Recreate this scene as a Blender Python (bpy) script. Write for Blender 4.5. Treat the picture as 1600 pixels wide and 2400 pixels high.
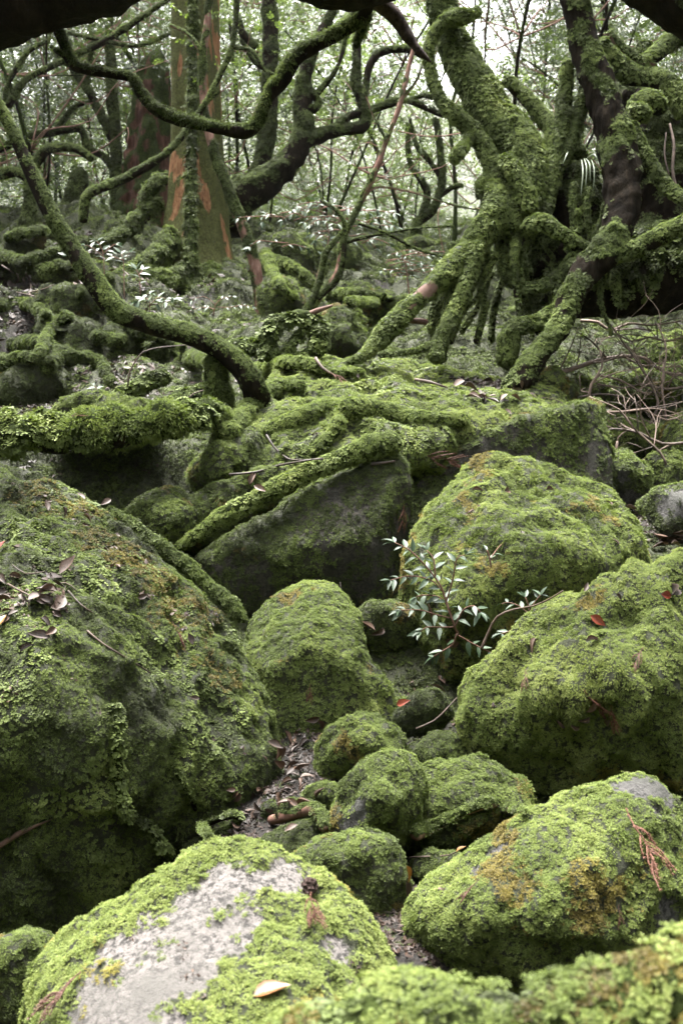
import bpy, bmesh, math, random, zlib
import numpy as np
from mathutils import Vector, Matrix

random.seed(7)
rng = np.random.default_rng(7)
for o in list(bpy.data.objects):
    bpy.data.objects.remove(o)
sc = bpy.context.scene
COL = sc.collection

# ---------------------------------------------------------------- camera
F = 2460.0                     # focal length in photograph pixels (1600 x 2400)
PITCH = math.radians(14.0)
CAM = np.array([0.0, 0.0, 1.6])
RIGHT = np.array([1.0, 0.0, 0.0])
FWD = np.array([0.0, math.cos(PITCH), -math.sin(PITCH)])
UP = np.array([0.0, math.sin(PITCH), math.cos(PITCH)])
cd = bpy.data.cameras.new('camera')
cam = bpy.data.objects.new('camera', cd)
COL.objects.link(cam)
cam.location = CAM
cam.rotation_euler = (math.pi / 2 - PITCH, 0, 0)
cd.sensor_fit = 'VERTICAL'
cd.sensor_height = 24.0
cd.sensor_width = 24.0
cd.lens = F / 2400 * 24.0
cd.clip_start = 0.05
cd.clip_end = 2000
cd.dof.use_dof = True
cd.dof.focus_distance = 3.1
cd.dof.aperture_fstop = 4.5
sc.camera = cam

# ---------------------------------------------------------------- sky, sun, exposure
SUN_EL, SUN_AZ = math.radians(70), math.radians(-25)    # azimuth from +Y, negative is to the left
w = bpy.data.worlds.new('World')
sc.world = w
w.use_nodes = True
nt = w.node_tree
bg = nt.nodes['Background']
sky = nt.nodes.new('ShaderNodeTexSky')
sky.sky_type = 'NISHITA'
sky.sun_disc = False
sky.sun_elevation = SUN_EL
sky.sun_rotation = SUN_AZ
sky.air_density = 1.0
sky.dust_density = 4.0
hs = nt.nodes.new('ShaderNodeHueSaturation')
hs.inputs['Saturation'].default_value = 0.08
nt.links.new(sky.outputs[0], hs.inputs['Color'])
nt.links.new(hs.outputs[0], bg.inputs['Color'])
bg.inputs['Strength'].default_value = 0.085
sd = bpy.data.lights.new('sun', 'SUN')
sd.energy = 1.5
sd.angle = math.radians(28)
sd.color = (1.0, 0.97, 0.92)
sun = bpy.data.objects.new('sun', sd)
COL.objects.link(sun)
sdir = Vector((math.sin(SUN_AZ) * math.cos(SUN_EL), math.cos(SUN_AZ) * math.cos(SUN_EL), math.sin(SUN_EL)))
sun.rotation_euler = sdir.to_track_quat('Z', 'Y').to_euler()
sun.location = (0, 0, 20)
vs = sc.view_settings
vs.view_transform = 'Standard'
vs.look = 'None'
vs.exposure = 3.9
vs.gamma = 1.0
sc.render.engine = 'CYCLES'
cy = sc.cycles
cy.max_bounces = 5
cy.diffuse_bounces = 3
cy.glossy_bounces = 2
cy.transmission_bounces = 3
cy.transparent_max_bounces = 4
cy.caustics_reflective = False
cy.caustics_refractive = False
cy.use_denoising = True
cy.sample_clamp_indirect = 4.0

# ---------------------------------------------------------------- numeric helpers
def P(px, py, d):
    return CAM + d * (FWD + (px - 800) / F * RIGHT + (1200 - py) / F * UP)

def proj(V):
    q = V - CAM
    d = q @ FWD
    dd = np.where(d < 0.05, 0.05, d)
    return 800 + F * (q @ RIGHT) / dd, 1200 - F * (q @ UP) / dd, d

_perm = np.random.default_rng(3).permutation(256)
_perm = np.concatenate([_perm, _perm, _perm])
_grad = np.random.default_rng(5).normal(size=(256, 3))
_grad /= np.linalg.norm(_grad, axis=1)[:, None]

def noise(V, scale=1.0, seed=0):
    p = V * scale + seed * 17.31
    i = np.floor(p).astype(np.int64)
    f = p - i
    u = f * f * f * (f * (f * 6 - 15) + 10)
    out = np.zeros(len(V))
    for dx in (0, 1):
        wx = u[:, 0] if dx else 1 - u[:, 0]
        for dy in (0, 1):
            wy = u[:, 1] if dy else 1 - u[:, 1]
            for dz in (0, 1):
                wz = u[:, 2] if dz else 1 - u[:, 2]
                h = _perm[_perm[_perm[(i[:, 0] + dx) & 255] + ((i[:, 1] + dy) & 255)] + ((i[:, 2] + dz) & 255)]
                g = _grad[h]
                out += wx * wy * wz * (g[:, 0] * (f[:, 0] - dx) + g[:, 1] * (f[:, 1] - dy) + g[:, 2] * (f[:, 2] - dz))
    return out * 1.6

def fbm(V, scale=1.0, octs=4, seed=0, gain=0.5):
    a, s, t = 1.0, scale, 0.0
    for k in range(octs):
        t = t + a * noise(V, s, seed + k)
        a *= gain
        s *= 2.03
    return t

def smooth(x, a, b):
    t = np.clip((x - a) / (b - a), 0, 1)
    return t * t * (3 - 2 * t)

def tri_of(Fa):
    return Fa if Fa.shape[1] == 3 else np.concatenate([Fa[:, [0, 1, 2]], Fa[:, [0, 2, 3]]])

def normals(V, T):
    n = np.cross(V[T[:, 1]] - V[T[:, 0]], V[T[:, 2]] - V[T[:, 0]])
    N = np.zeros_like(V)
    for k in range(3):
        for c in range(3):
            N[:, c] += np.bincount(T[:, k], n[:, c], len(V))
    return N / (np.linalg.norm(N, axis=1)[:, None] + 1e-12)

def mk_mesh(name, V, Fa, mats, attrs=None, smooth_shade=True):
    me = bpy.data.meshes.new(name)
    V = np.ascontiguousarray(V, dtype=np.float32)
    me.vertices.add(len(V))
    me.vertices.foreach_set('co', V.ravel())
    if Fa is not None and len(Fa):
        k = Fa.shape[1]
        n = len(Fa)
        me.loops.add(n * k)
        me.loops.foreach_set('vertex_index', np.ascontiguousarray(Fa, dtype=np.int32).ravel())
        me.polygons.add(n)
        me.polygons.foreach_set('loop_start', np.arange(0, n * k, k, dtype=np.int32))
        me.polygons.foreach_set('use_smooth', np.full(n, smooth_shade, dtype=bool))
    for m in (mats if isinstance(mats, (list, tuple)) else [mats]):
        if m:
            me.materials.append(m)
    for nm, (ty, arr) in (attrs or {}).items():
        a = me.attributes.new(nm, ty, 'POINT')
        arr = np.ascontiguousarray(arr, dtype=np.float32).ravel()
        a.data.foreach_set('vector' if ty == 'FLOAT_VECTOR' else 'value', arr)
    me.update(calc_edges=True)
    return me

def mk_obj(name, me, parent=None, loc=None):
    o = bpy.data.objects.new(name, me)
    COL.objects.link(o)
    if parent is not None:
        o.parent = parent
    if loc is not None:
        o.location = loc
    return o

def tag(o, label=None, cat=None, group=None, kind=None):
    if label: o['label'] = label
    if cat: o['category'] = cat
    if group: o['group'] = group
    if kind: o['kind'] = kind
    return o

def thing(name, label, cat, loc, group=None):
    o = mk_obj(name, None, None, loc)
    o.empty_display_size = 0.1
    return tag(o, label, cat, group)

# surfaces that small things can be laid on: (V, N, px, py, depth)
SURF = []
def register(V, N):
    x, y, d = proj(V)
    m = (d > 0.3) & (x > -200) & (x < 1800) & (y > -200) & (y < 2600) & (((V - CAM) * N).sum(1) < 0.02)
    SURF.append((V[m], N[m], x[m], y[m], d[m]))

def hit(px, py, r=10):
    for rr in (r, 2.2 * r, 5 * r, 12 * r):
        best = None
        for V, N, x, y, d in SURF:
            m = np.nonzero((np.abs(x - px) < rr) & (np.abs(y - py) < rr))[0]
            if len(m):
                k = m[np.argmin(d[m])]
                if best is None or d[k] < best[2]:
                    best = (V[k], N[k], d[k])
        if best:
            return P(px, py, best[2]), best[1], best[2]
    return P(px, py, 4.0), np.array([0, 0, 1.0]), 4.0

# ---------------------------------------------------------------- materials
def new_mat(name):
    m = bpy.data.materials.new(name)
    m.use_nodes = True
    t = m.node_tree
    return m, t, t.nodes['Principled BSDF'], t.nodes['Material Output']

def nd(t, ty, **kw):
    n = t.nodes.new(ty)
    for k, v in kw.items():
        if k in n.inputs.keys() if hasattr(n, 'inputs') else False:
            n.inputs[k].default_value = v
        else:
            setattr(n, k, v)
    return n

def noise_node(t, scale, detail=4, rough=0.6, vec=None):
    n = t.nodes.new('ShaderNodeTexNoise')
    n.inputs['Scale'].default_value = scale
    n.inputs['Detail'].default_value = detail
    n.inputs['Roughness'].default_value = rough
    if vec is not None:
        t.links.new(vec, n.inputs['Vector'])
    return n.outputs['Fac']

def ramp(t, fac, stops):
    n = t.nodes.new('ShaderNodeValToRGB')
    e = n.color_ramp.elements
    while len(e) < len(stops):
        e.new(0.5)
    for k, (p, c) in enumerate(stops):
        e[k].position = p
        e[k].color = (c[0], c[1], c[2], 1)
    t.links.new(fac, n.inputs['Fac'])
    return n.outputs['Color']

def mixc(t, fac, a, b, mode='MIX'):
    n = t.nodes.new('ShaderNodeMix')
    n.data_type = 'RGBA'
    n.blend_type = mode
    for sock, v in ((n.inputs[0], fac), (n.inputs[6], a), (n.inputs[7], b)):
        if hasattr(v, 'is_linked'):
            t.links.new(v, sock)
        elif isinstance(v, (int, float)):
            sock.default_value = v
        else:
            sock.default_value = (v[0], v[1], v[2], 1)
    return n.outputs[2]

def objvec(t, sx=1, sy=1, sz=1):
    c = t.nodes.new('ShaderNodeTexCoord')
    mp = t.nodes.new('ShaderNodeMapping')
    mp.inputs['Scale'].default_value = (sx, sy, sz)
    t.links.new(c.outputs['Object'], mp.inputs['Vector'])
    return mp.outputs[0]

def bump(t, h, bs, strength=0.5, dist=0.01):
    n = t.nodes.new('ShaderNodeBump')
    n.inputs['Strength'].default_value = strength
    n.inputs['Distance'].default_value = dist
    t.links.new(h, n.inputs['Height'])
    t.links.new(n.outputs[0], bs.inputs['Normal'])

def attr(t, name, ty='GEOMETRY'):
    n = t.nodes.new('ShaderNodeAttribute')
    n.attribute_type = ty
    n.attribute_name = name
    return n

def rock_mat(name, pale, dark, lichen):
    m, t, bs, out = new_mat(name)
    v = objvec(t)
    g1 = noise_node(t, 75, 5, 0.85, v)
    g2 = noise_node(t, 9, 5, 0.6, v)
    rock = ramp(t, g1, [(0.43, dark), (0.50, pale), (0.58, tuple(min(1, c * 1.35) for c in pale))])
    rock = mixc(t, ramp(t, g2, [(0.45, (0, 0, 0)), (0.7, (1, 1, 1))]), rock, lichen)
    sub = ramp(t, noise_node(t, 60, 4, 0.7, v), [(0.3, (0.010, 0.011, 0.003)), (0.5, (0.024, 0.029, 0.007)), (0.72, (0.048, 0.058, 0.013))])
    a = attr(t, 'moss')
    fac = nd(t, 'ShaderNodeMath', operation='ADD')
    t.links.new(a.outputs['Fac'], fac.inputs[0])
    sc2 = nd(t, 'ShaderNodeMath', operation='MULTIPLY_ADD')
    t.links.new(noise_node(t, 70, 3, 0.7, v), sc2.inputs[0])
    sc2.inputs[1].default_value = 0.9
    sc2.inputs[2].default_value = -0.45
    t.links.new(sc2.outputs[0], fac.inputs[1])
    col = mixc(t, ramp(t, fac.outputs[0], [(0.32, (0, 0, 0)), (0.55, (1, 1, 1))]), rock, sub)
    t.links.new(col, bs.inputs['Base Color'])
    bs.inputs['Roughness'].default_value = 0.8
    bump(t, noise_node(t, 90, 6, 0.8, v), bs, 1.0, 0.02)
    return m

def bark_mat(name, c0, c1, c2, sx=1, sy=1, sz=1, sub=None, rough=0.85, bstr=0.8, bdist=0.02, sm=None):
    m, t, bs, out = new_mat(name)
    v = objvec(t, sx, sy, sz)
    b = noise_node(t, 14, 6, 0.7, v)
    col = ramp(t, b, [(0.3, c0), (0.5, c1), (0.72, c2)])
    v2 = objvec(t)
    subc = sub or ((0.008, 0.011, 0.004), (0.032, 0.044, 0.011))
    s = ramp(t, noise_node(t, 60, 4, 0.7, v2), [(0.35, subc[0]), (0.65, subc[1])])
    a = attr(t, 'moss')
    ad = nd(t, 'ShaderNodeMath', operation='ADD')
    t.links.new(a.outputs['Fac'], ad.inputs[0])
    ma = nd(t, 'ShaderNodeMath', operation='MULTIPLY_ADD')
    t.links.new(noise_node(t, 25 if sm is None else 1.0, 4, 0.7, v2 if sm is None else objvec(t, *sm)), ma.inputs[0])
    ma.inputs[1].default_value = 1.0
    ma.inputs[2].default_value = -0.5
    t.links.new(ma.outputs[0], ad.inputs[1])
    col = mixc(t, ramp(t, ad.outputs[0], [(0.3, (0, 0, 0)), (0.55, (1, 1, 1))]), col, s)
    t.links.new(col, bs.inputs['Base Color'])
    bs.inputs['Roughness'].default_value = rough
    bs.inputs['Specular IOR Level'].default_value = 0.05
    bump(t, b, bs, bstr, bdist)
    return m

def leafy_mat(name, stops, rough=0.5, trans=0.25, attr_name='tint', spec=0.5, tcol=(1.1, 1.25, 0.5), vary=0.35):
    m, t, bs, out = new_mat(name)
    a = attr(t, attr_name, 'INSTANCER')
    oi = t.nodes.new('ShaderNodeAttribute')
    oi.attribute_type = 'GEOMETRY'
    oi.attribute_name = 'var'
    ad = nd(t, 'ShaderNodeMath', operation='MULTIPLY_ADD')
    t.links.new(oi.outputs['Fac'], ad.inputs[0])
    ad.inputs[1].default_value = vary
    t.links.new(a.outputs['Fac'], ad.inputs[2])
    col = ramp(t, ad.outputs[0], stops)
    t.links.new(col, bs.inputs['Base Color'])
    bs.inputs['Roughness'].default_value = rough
    bs.inputs['Specular IOR Level'].default_value = spec
    if trans > 0:
        tr = t.nodes.new('ShaderNodeBsdfTranslucent')
        t.links.new(mixc(t, 1.0, col, tcol, 'MULTIPLY'), tr.inputs['Color'])
        mx = t.nodes.new('ShaderNodeMixShader')
        mx.inputs[0].default_value = trans
        t.links.new(bs.outputs[0], mx.inputs[1])
        t.links.new(tr.outputs[0], mx.inputs[2])
        t.links.new(mx.outputs[0], out.inputs['Surface'])
    return m

def plain_mat(name, c0, c1, scale=30, rough=0.6, trans=0.0):
    m, t, bs, out = new_mat(name)
    v = objvec(t)
    oi = t.nodes.new('ShaderNodeObjectInfo')
    b = noise_node(t, scale, 4, 0.6, v)
    ad = nd(t, 'ShaderNodeMath', operation='MULTIPLY_ADD')
    t.links.new(oi.outputs['Random'], ad.inputs[0])
    ad.inputs[1].default_value = 0.4
    ad.inputs[2].default_value = -0.2
    a2 = nd(t, 'ShaderNodeMath', operation='ADD')
    t.links.new(b, a2.inputs[0])
    t.links.new(ad.outputs[0], a2.inputs[1])
    col = ramp(t, a2.outputs[0], [(0.3, c0), (0.7, c1)])
    t.links.new(col, bs.inputs['Base Color'])
    bs.inputs['Roughness'].default_value = rough
    if trans > 0:
        tr = t.nodes.new('ShaderNodeBsdfTranslucent')
        t.links.new(col, tr.inputs['Color'])
        mx = t.nodes.new('ShaderNodeMixShader')
        mx.inputs[0].default_value = trans
        t.links.new(bs.outputs[0], mx.inputs[1])
        t.links.new(tr.outputs[0], mx.inputs[2])
        t.links.new(mx.outputs[0], out.inputs['Surface'])
    return m

MAT = {}
MAT['granite'] = rock_mat('pale_granite', (0.18, 0.162, 0.150), (0.022, 0.019, 0.017), (0.13, 0.12, 0.108))
MAT['grey'] = rock_mat('grey_granite', (0.075, 0.07, 0.066), (0.016, 0.014, 0.013), (0.045, 0.046, 0.036))
MAT['stone'] = rock_mat('dark_granite', (0.040, 0.034, 0.025), (0.008, 0.007, 0.005), (0.022, 0.022, 0.012))
MAT['ground'] = rock_mat('forest_floor', (0.014, 0.009, 0.005), (0.004, 0.003, 0.002), (0.012, 0.009, 0.005))
MAT['bark'] = bark_mat('wet_dark_bark', (0.003, 0.0025, 0.002), (0.010, 0.0075, 0.005), (0.024, 0.018, 0.012), 2, 2, 0.7)
MAT['cedar'] = bark_mat('red_cedar_bark', (0.06, 0.028, 0.015), (0.18, 0.092, 0.045), (0.28, 0.17, 0.09), 3.5, 3.5, 0.12, sub=((0.028, 0.032, 0.012), (0.075, 0.08, 0.026)), bstr=1.0, bdist=0.04, sm=(20, 20, 1.2))
MAT['oldcedar'] = bark_mat('old_cedar_bark', (0.018, 0.010, 0.008), (0.055, 0.028, 0.02), (0.10, 0.055, 0.04), 3.5, 3.5, 0.15, bstr=1.0, bdist=0.03)
MAT['pink'] = bark_mat('smooth_pinkish_bark', (0.06, 0.033, 0.026), (0.12, 0.075, 0.06), (0.17, 0.115, 0.095), 1, 1, 1, rough=0.5, bstr=0.3, bdist=0.006)
MAT['redbark'] = bark_mat('reddish_stem_bark', (0.06, 0.03, 0.024), (0.15, 0.085, 0.065), (0.22, 0.15, 0.12), 3, 3, 0.4, rough=0.7, bstr=0.4, bdist=0.01)
MAT['twig'] = plain_mat('dead_twig_bark', (0.05, 0.035, 0.026), (0.19, 0.135, 0.105), 25, 0.7)
MAT['darktwig'] = plain_mat('brown_twig_bark', (0.02, 0.013, 0.009), (0.09, 0.058, 0.04), 25, 0.7)
MAT['darkwood'] = bark_mat('broken_wood', (0.014, 0.010, 0.009), (0.05, 0.034, 0.03), (0.11, 0.08, 0.072), 5, 1, 5, rough=0.6)
G0 = [(0.0, (0.010, 0.020, 0.004)), (0.3, (0.030, 0.056, 0.010)), (0.6, (0.070, 0.120, 0.016)), (0.85, (0.13, 0.19, 0.024)), (1.15, (0.20, 0.26, 0.04))]
G0 = [(min(p / 1.4, 1.0), c) for p, c in G0]
MAT['moss'] = leafy_mat('moss', [(0.0, (0.022, 0.0265, 0.010)), (0.25, (0.050, 0.064, 0.020)), (0.5, (0.093, 0.122, 0.032)), (0.75, (0.143, 0.181, 0.047)), (1.0, (0.206, 0.238, 0.072))], 0.6, 0.22, spec=0.22)
MAT['mossbrown'] = leafy_mat('olive_brown_moss', [(0.0, (0.05, 0.04, 0.012)), (0.4, (0.11, 0.085, 0.022)), (0.75, (0.17, 0.14, 0.03)), (1.0, (0.24, 0.22, 0.05))], 0.55, 0.2, spec=0.3)
MAT['leaf'] = leafy_mat('glossy_leaf', [(0.0, (0.03, 0.04, 0.022)), (0.35, (0.056, 0.074, 0.036)), (0.65, (0.09, 0.118, 0.046)), (0.85, (0.15, 0.20, 0.06)), (1.0, (0.20, 0.27, 0.06))], 0.26, 0.35, spec=0.9)
MAT['litter'] = leafy_mat('dead_leaf_litter', [(0.0, (0.015, 0.009, 0.006)), (0.4, (0.036, 0.02, 0.013)), (0.7, (0.075, 0.043, 0.027)), (1.0, (0.14, 0.09, 0.062))], 0.6, 0.05)
MAT['paleleaf'] = plain_mat('pale_glossy_leaf', (0.024, 0.046, 0.02), (0.05, 0.084, 0.04), 20, 0.5, 0.15)
MAT['deadleaf'] = plain_mat('dry_brown_leaf', (0.018, 0.010, 0.006), (0.075, 0.039, 0.022), 40, 0.6, 0.05)
MAT['yellowleaf'] = plain_mat('yellow_leaf', (0.10, 0.035, 0.004), (0.20, 0.10, 0.012), 60, 0.45, 0.2)
MAT['redleaf'] = plain_mat('red_leaf', (0.11, 0.016, 0.008), (0.17, 0.036, 0.016), 60, 0.4, 0.1)
MAT['sprig'] = plain_mat('dried_cedar_sprig', (0.05, 0.017, 0.009), (0.11, 0.04, 0.02), 60, 0.7)
MAT['blade'] = plain_mat('pale_blade', (0.07, 0.095, 0.05), (0.13, 0.155, 0.10), 20, 0.4, 0.2)

# ---------------------------------------------------------------- moss and foliage prototypes (instanced by geometry nodes)
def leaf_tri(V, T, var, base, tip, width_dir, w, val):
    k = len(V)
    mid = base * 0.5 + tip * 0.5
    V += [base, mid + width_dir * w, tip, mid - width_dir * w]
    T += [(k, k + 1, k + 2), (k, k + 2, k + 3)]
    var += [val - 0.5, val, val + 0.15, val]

def unit(v):
    return v / (np.linalg.norm(v) + 1e-9)

def proto_coll(name, builder, n, mat):
    c = bpy.data.collections.new(name)
    for k in range(n):
        V, T, var = [], [], []
        builder(np.random.default_rng(100 + k), V, T, var)
        me = mk_mesh(name, np.array(V), np.array(T), mat, {'var': ('FLOAT', np.array(var))}, False)
        o = bpy.data.objects.new(name, me)
        c.objects.link(o)
    return c

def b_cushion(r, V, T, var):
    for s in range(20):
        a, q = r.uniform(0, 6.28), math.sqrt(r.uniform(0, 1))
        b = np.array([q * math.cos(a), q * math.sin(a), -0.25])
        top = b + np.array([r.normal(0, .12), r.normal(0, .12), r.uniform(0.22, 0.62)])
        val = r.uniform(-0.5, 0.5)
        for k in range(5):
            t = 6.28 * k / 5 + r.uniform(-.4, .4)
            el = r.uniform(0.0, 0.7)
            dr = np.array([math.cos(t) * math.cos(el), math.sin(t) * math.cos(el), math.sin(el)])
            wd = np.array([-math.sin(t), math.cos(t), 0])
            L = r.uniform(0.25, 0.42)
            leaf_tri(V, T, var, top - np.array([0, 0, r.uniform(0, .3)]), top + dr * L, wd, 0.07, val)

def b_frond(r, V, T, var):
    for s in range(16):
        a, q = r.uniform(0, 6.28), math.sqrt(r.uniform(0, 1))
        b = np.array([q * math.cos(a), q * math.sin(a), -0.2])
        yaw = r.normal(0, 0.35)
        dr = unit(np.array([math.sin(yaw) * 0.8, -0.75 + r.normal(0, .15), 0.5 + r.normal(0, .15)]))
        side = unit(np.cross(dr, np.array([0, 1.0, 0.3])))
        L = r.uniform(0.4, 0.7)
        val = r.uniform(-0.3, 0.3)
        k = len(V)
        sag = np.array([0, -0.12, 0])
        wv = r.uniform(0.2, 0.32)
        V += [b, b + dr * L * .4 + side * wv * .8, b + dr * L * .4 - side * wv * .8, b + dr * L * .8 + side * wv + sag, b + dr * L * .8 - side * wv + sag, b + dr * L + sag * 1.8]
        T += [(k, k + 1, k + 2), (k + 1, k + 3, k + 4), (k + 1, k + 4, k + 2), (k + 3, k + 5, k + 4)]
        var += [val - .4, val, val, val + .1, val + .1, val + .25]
    b_small = 6
    for s in range(b_small):
        a, q = r.uniform(0, 6.28), math.sqrt(r.uniform(0, 1))
        b = np.array([q * math.cos(a), q * math.sin(a), -0.1])
        for k in range(4):
            dr = unit(r.normal(size=3) + np.array([0, 0, 0.8]))
            leaf_tri(V, T, var, b, b + dr * r.uniform(.25, .5), unit(np.cross(dr, r.normal(size=3))), 0.08, r.uniform(-.5, .3))

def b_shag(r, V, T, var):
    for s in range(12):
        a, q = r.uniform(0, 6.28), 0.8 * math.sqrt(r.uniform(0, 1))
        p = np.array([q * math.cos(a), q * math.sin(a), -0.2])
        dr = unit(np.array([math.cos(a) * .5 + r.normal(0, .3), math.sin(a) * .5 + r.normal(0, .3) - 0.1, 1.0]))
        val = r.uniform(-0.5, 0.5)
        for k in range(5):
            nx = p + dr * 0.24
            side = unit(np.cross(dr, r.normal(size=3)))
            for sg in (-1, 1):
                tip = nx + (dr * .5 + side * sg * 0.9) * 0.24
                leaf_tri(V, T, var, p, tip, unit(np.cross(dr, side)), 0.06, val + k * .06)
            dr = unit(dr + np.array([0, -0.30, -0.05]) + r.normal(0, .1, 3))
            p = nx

def b_spray(r, V, T, var):          # leafy twig about one unit long
    p = np.array([0, 0, 0.0])
    dr = np.array([0, 1.0, 0])
    for k in range(9):
        nx = p + dr * 0.115
        for sg in (-1, 1):
            if r.uniform() < .15: continue
            t = r.uniform(.6, 1.1) * sg
            ld = unit(np.array([math.sin(t), math.cos(t) * .8, r.normal(-.1, .25)]))
            wd = unit(np.cross(ld, np.array([r.normal(0, .45), r.normal(0, .45), 1.0])))
            L = r.uniform(.15, .26)
            val = r.uniform(-.5, .5)
            k0 = len(V)
            b = p + np.array([0, 0, r.normal(0, .03)])
            m = b + ld * L * .5
            nrm = np.cross(ld, wd)
            V += [b, m + wd * L * .24 + nrm * .015, b + ld * L, m - wd * L * .24 + nrm * .015]
            T += [(k0, k0 + 1, k0 + 2), (k0, k0 + 2, k0 + 3)]
            var += [val] * 4
        dr = unit(dr + r.normal(0, .12, 3) + np.array([0, 0, -.02]))
        p = nx

def b_litter(r, V, T, var):
    for s in range(5):
        c = np.array([r.uniform(-1, 1), r.uniform(-1, 1), r.uniform(.05, .35)])
        n = unit(np.array([r.normal(0, .5), r.normal(0, .5), 1]))
        ld = unit(np.cross(n, r.normal(size=3)))
        wd = np.cross(n, ld)
        L, W = r.uniform(.5, 1.0), r.uniform(.16, .3)
        val = r.uniform(-.5, .5)
        k0 = len(V)
        cu = n * r.uniform(-.15, .25)
        V += [c - ld * L * .5, c - ld * L * .1 + wd * W + cu * .6, c + ld * L * .5 + cu, c - ld * L * .1 - wd * W + cu * .6, c]
        T += [(k0, k0 + 4, k0 + 1), (k0 + 1, k0 + 4, k0 + 2), (k0 + 2, k0 + 4, k0 + 3), (k0 + 3, k0 + 4, k0)]
        var += [val] * 5
    for s in range(4):
        c = np.array([r.uniform(-1, 1), r.uniform(-1, 1), r.uniform(.05, .3)])
        ld = unit(np.array([r.normal(), r.normal(), r.normal(0, .15)]))
        leaf_tri(V, T, var, c - ld * .7, c + ld * .7, unit(np.cross(ld, np.array([0, 0, 1.0]))), 0.03, r.uniform(-.5, .2))

def make_group(name, coll):
    g = bpy.data.node_groups.new(name, 'GeometryNodeTree')
    g.interface.new_socket('Geometry', in_out='INPUT', socket_type='NodeSocketGeometry')
    g.interface.new_socket('Geometry', in_out='OUTPUT', socket_type='NodeSocketGeometry')
    i, o = g.nodes.new('NodeGroupInput'), g.nodes.new('NodeGroupOutput')
    ci = g.nodes.new('GeometryNodeCollectionInfo')
    ci.inputs['Collection'].default_value = coll
    ci.inputs['Separate Children'].default_value = True
    ci.inputs['Reset Children'].default_value = True
    ip = g.nodes.new('GeometryNodeInstanceOnPoints')
    ip.inputs['Pick Instance'].default_value = True
    na = g.nodes.new('GeometryNodeInputNamedAttribute'); na.data_type = 'FLOAT_VECTOR'; na.inputs['Name'].default_value = 'rot'
    ns = g.nodes.new('GeometryNodeInputNamedAttribute'); ns.data_type = 'FLOAT'; ns.inputs['Name'].default_value = 'scl'
    L = g.links.new
    L(i.outputs[0], ip.inputs['Points'])
    L(ci.outputs[0], ip.inputs['Instance'])
    L(na.outputs['Attribute'], ip.inputs['Rotation'])
    L(ns.outputs['Attribute'], ip.inputs['Scale'])
    L(ip.outputs[0], o.inputs[0])
    return g

GRP = {}
for nm, bld, n, mat in (('cushion', b_cushion, 5, 'moss'), ('frond', b_frond, 5, 'moss'), ('shag', b_shag, 5, 'moss'),
                        ('brown', b_cushion, 4, 'mossbrown'), ('spray', b_spray, 6, 'leaf'), ('litter', b_litter, 5, 'litter')):
    GRP[nm] = make_group(nm + '_scatter', proto_coll(nm + '_source', bld, n, MAT[mat]))

def eulers(Z, Yhint, spin):
    Z = Z / (np.linalg.norm(Z, axis=1)[:, None] + 1e-9)
    Y = Yhint - Z * (Yhint * Z).sum(1)[:, None]
    ln = np.linalg.norm(Y, axis=1)
    bad = ln < 0.05
    Y[bad] = np.cross(Z[bad], np.array([1.0, 0.1, 0]))
    Y /= np.linalg.norm(Y, axis=1)[:, None] + 1e-9
    X = np.cross(Y, Z)
    c, s = np.cos(spin)[:, None], np.sin(spin)[:, None]
    X2, Y2 = c * X + s * Y, -s * X + c * Y
    return np.stack([np.arctan2(Y2[:, 2], Z[:, 2]), -np.arcsin(np.clip(X2[:, 2], -1, 1)), np.arctan2(X2[:, 1], X2[:, 0])], 1)

def points_obj(name, pts, rot, scl, tint, grp, parent, origin):
    me = mk_mesh(name, pts - origin, None, None, {'rot': ('FLOAT_VECTOR', rot), 'scl': ('FLOAT', scl), 'tint': ('FLOAT', tint)})
    o = mk_obj(name, me, parent)
    md = o.modifiers.new('scatter', 'NODES')
    md.node_group = GRP[grp]
    o['kind'] = 'stuff'
    return o

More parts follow.
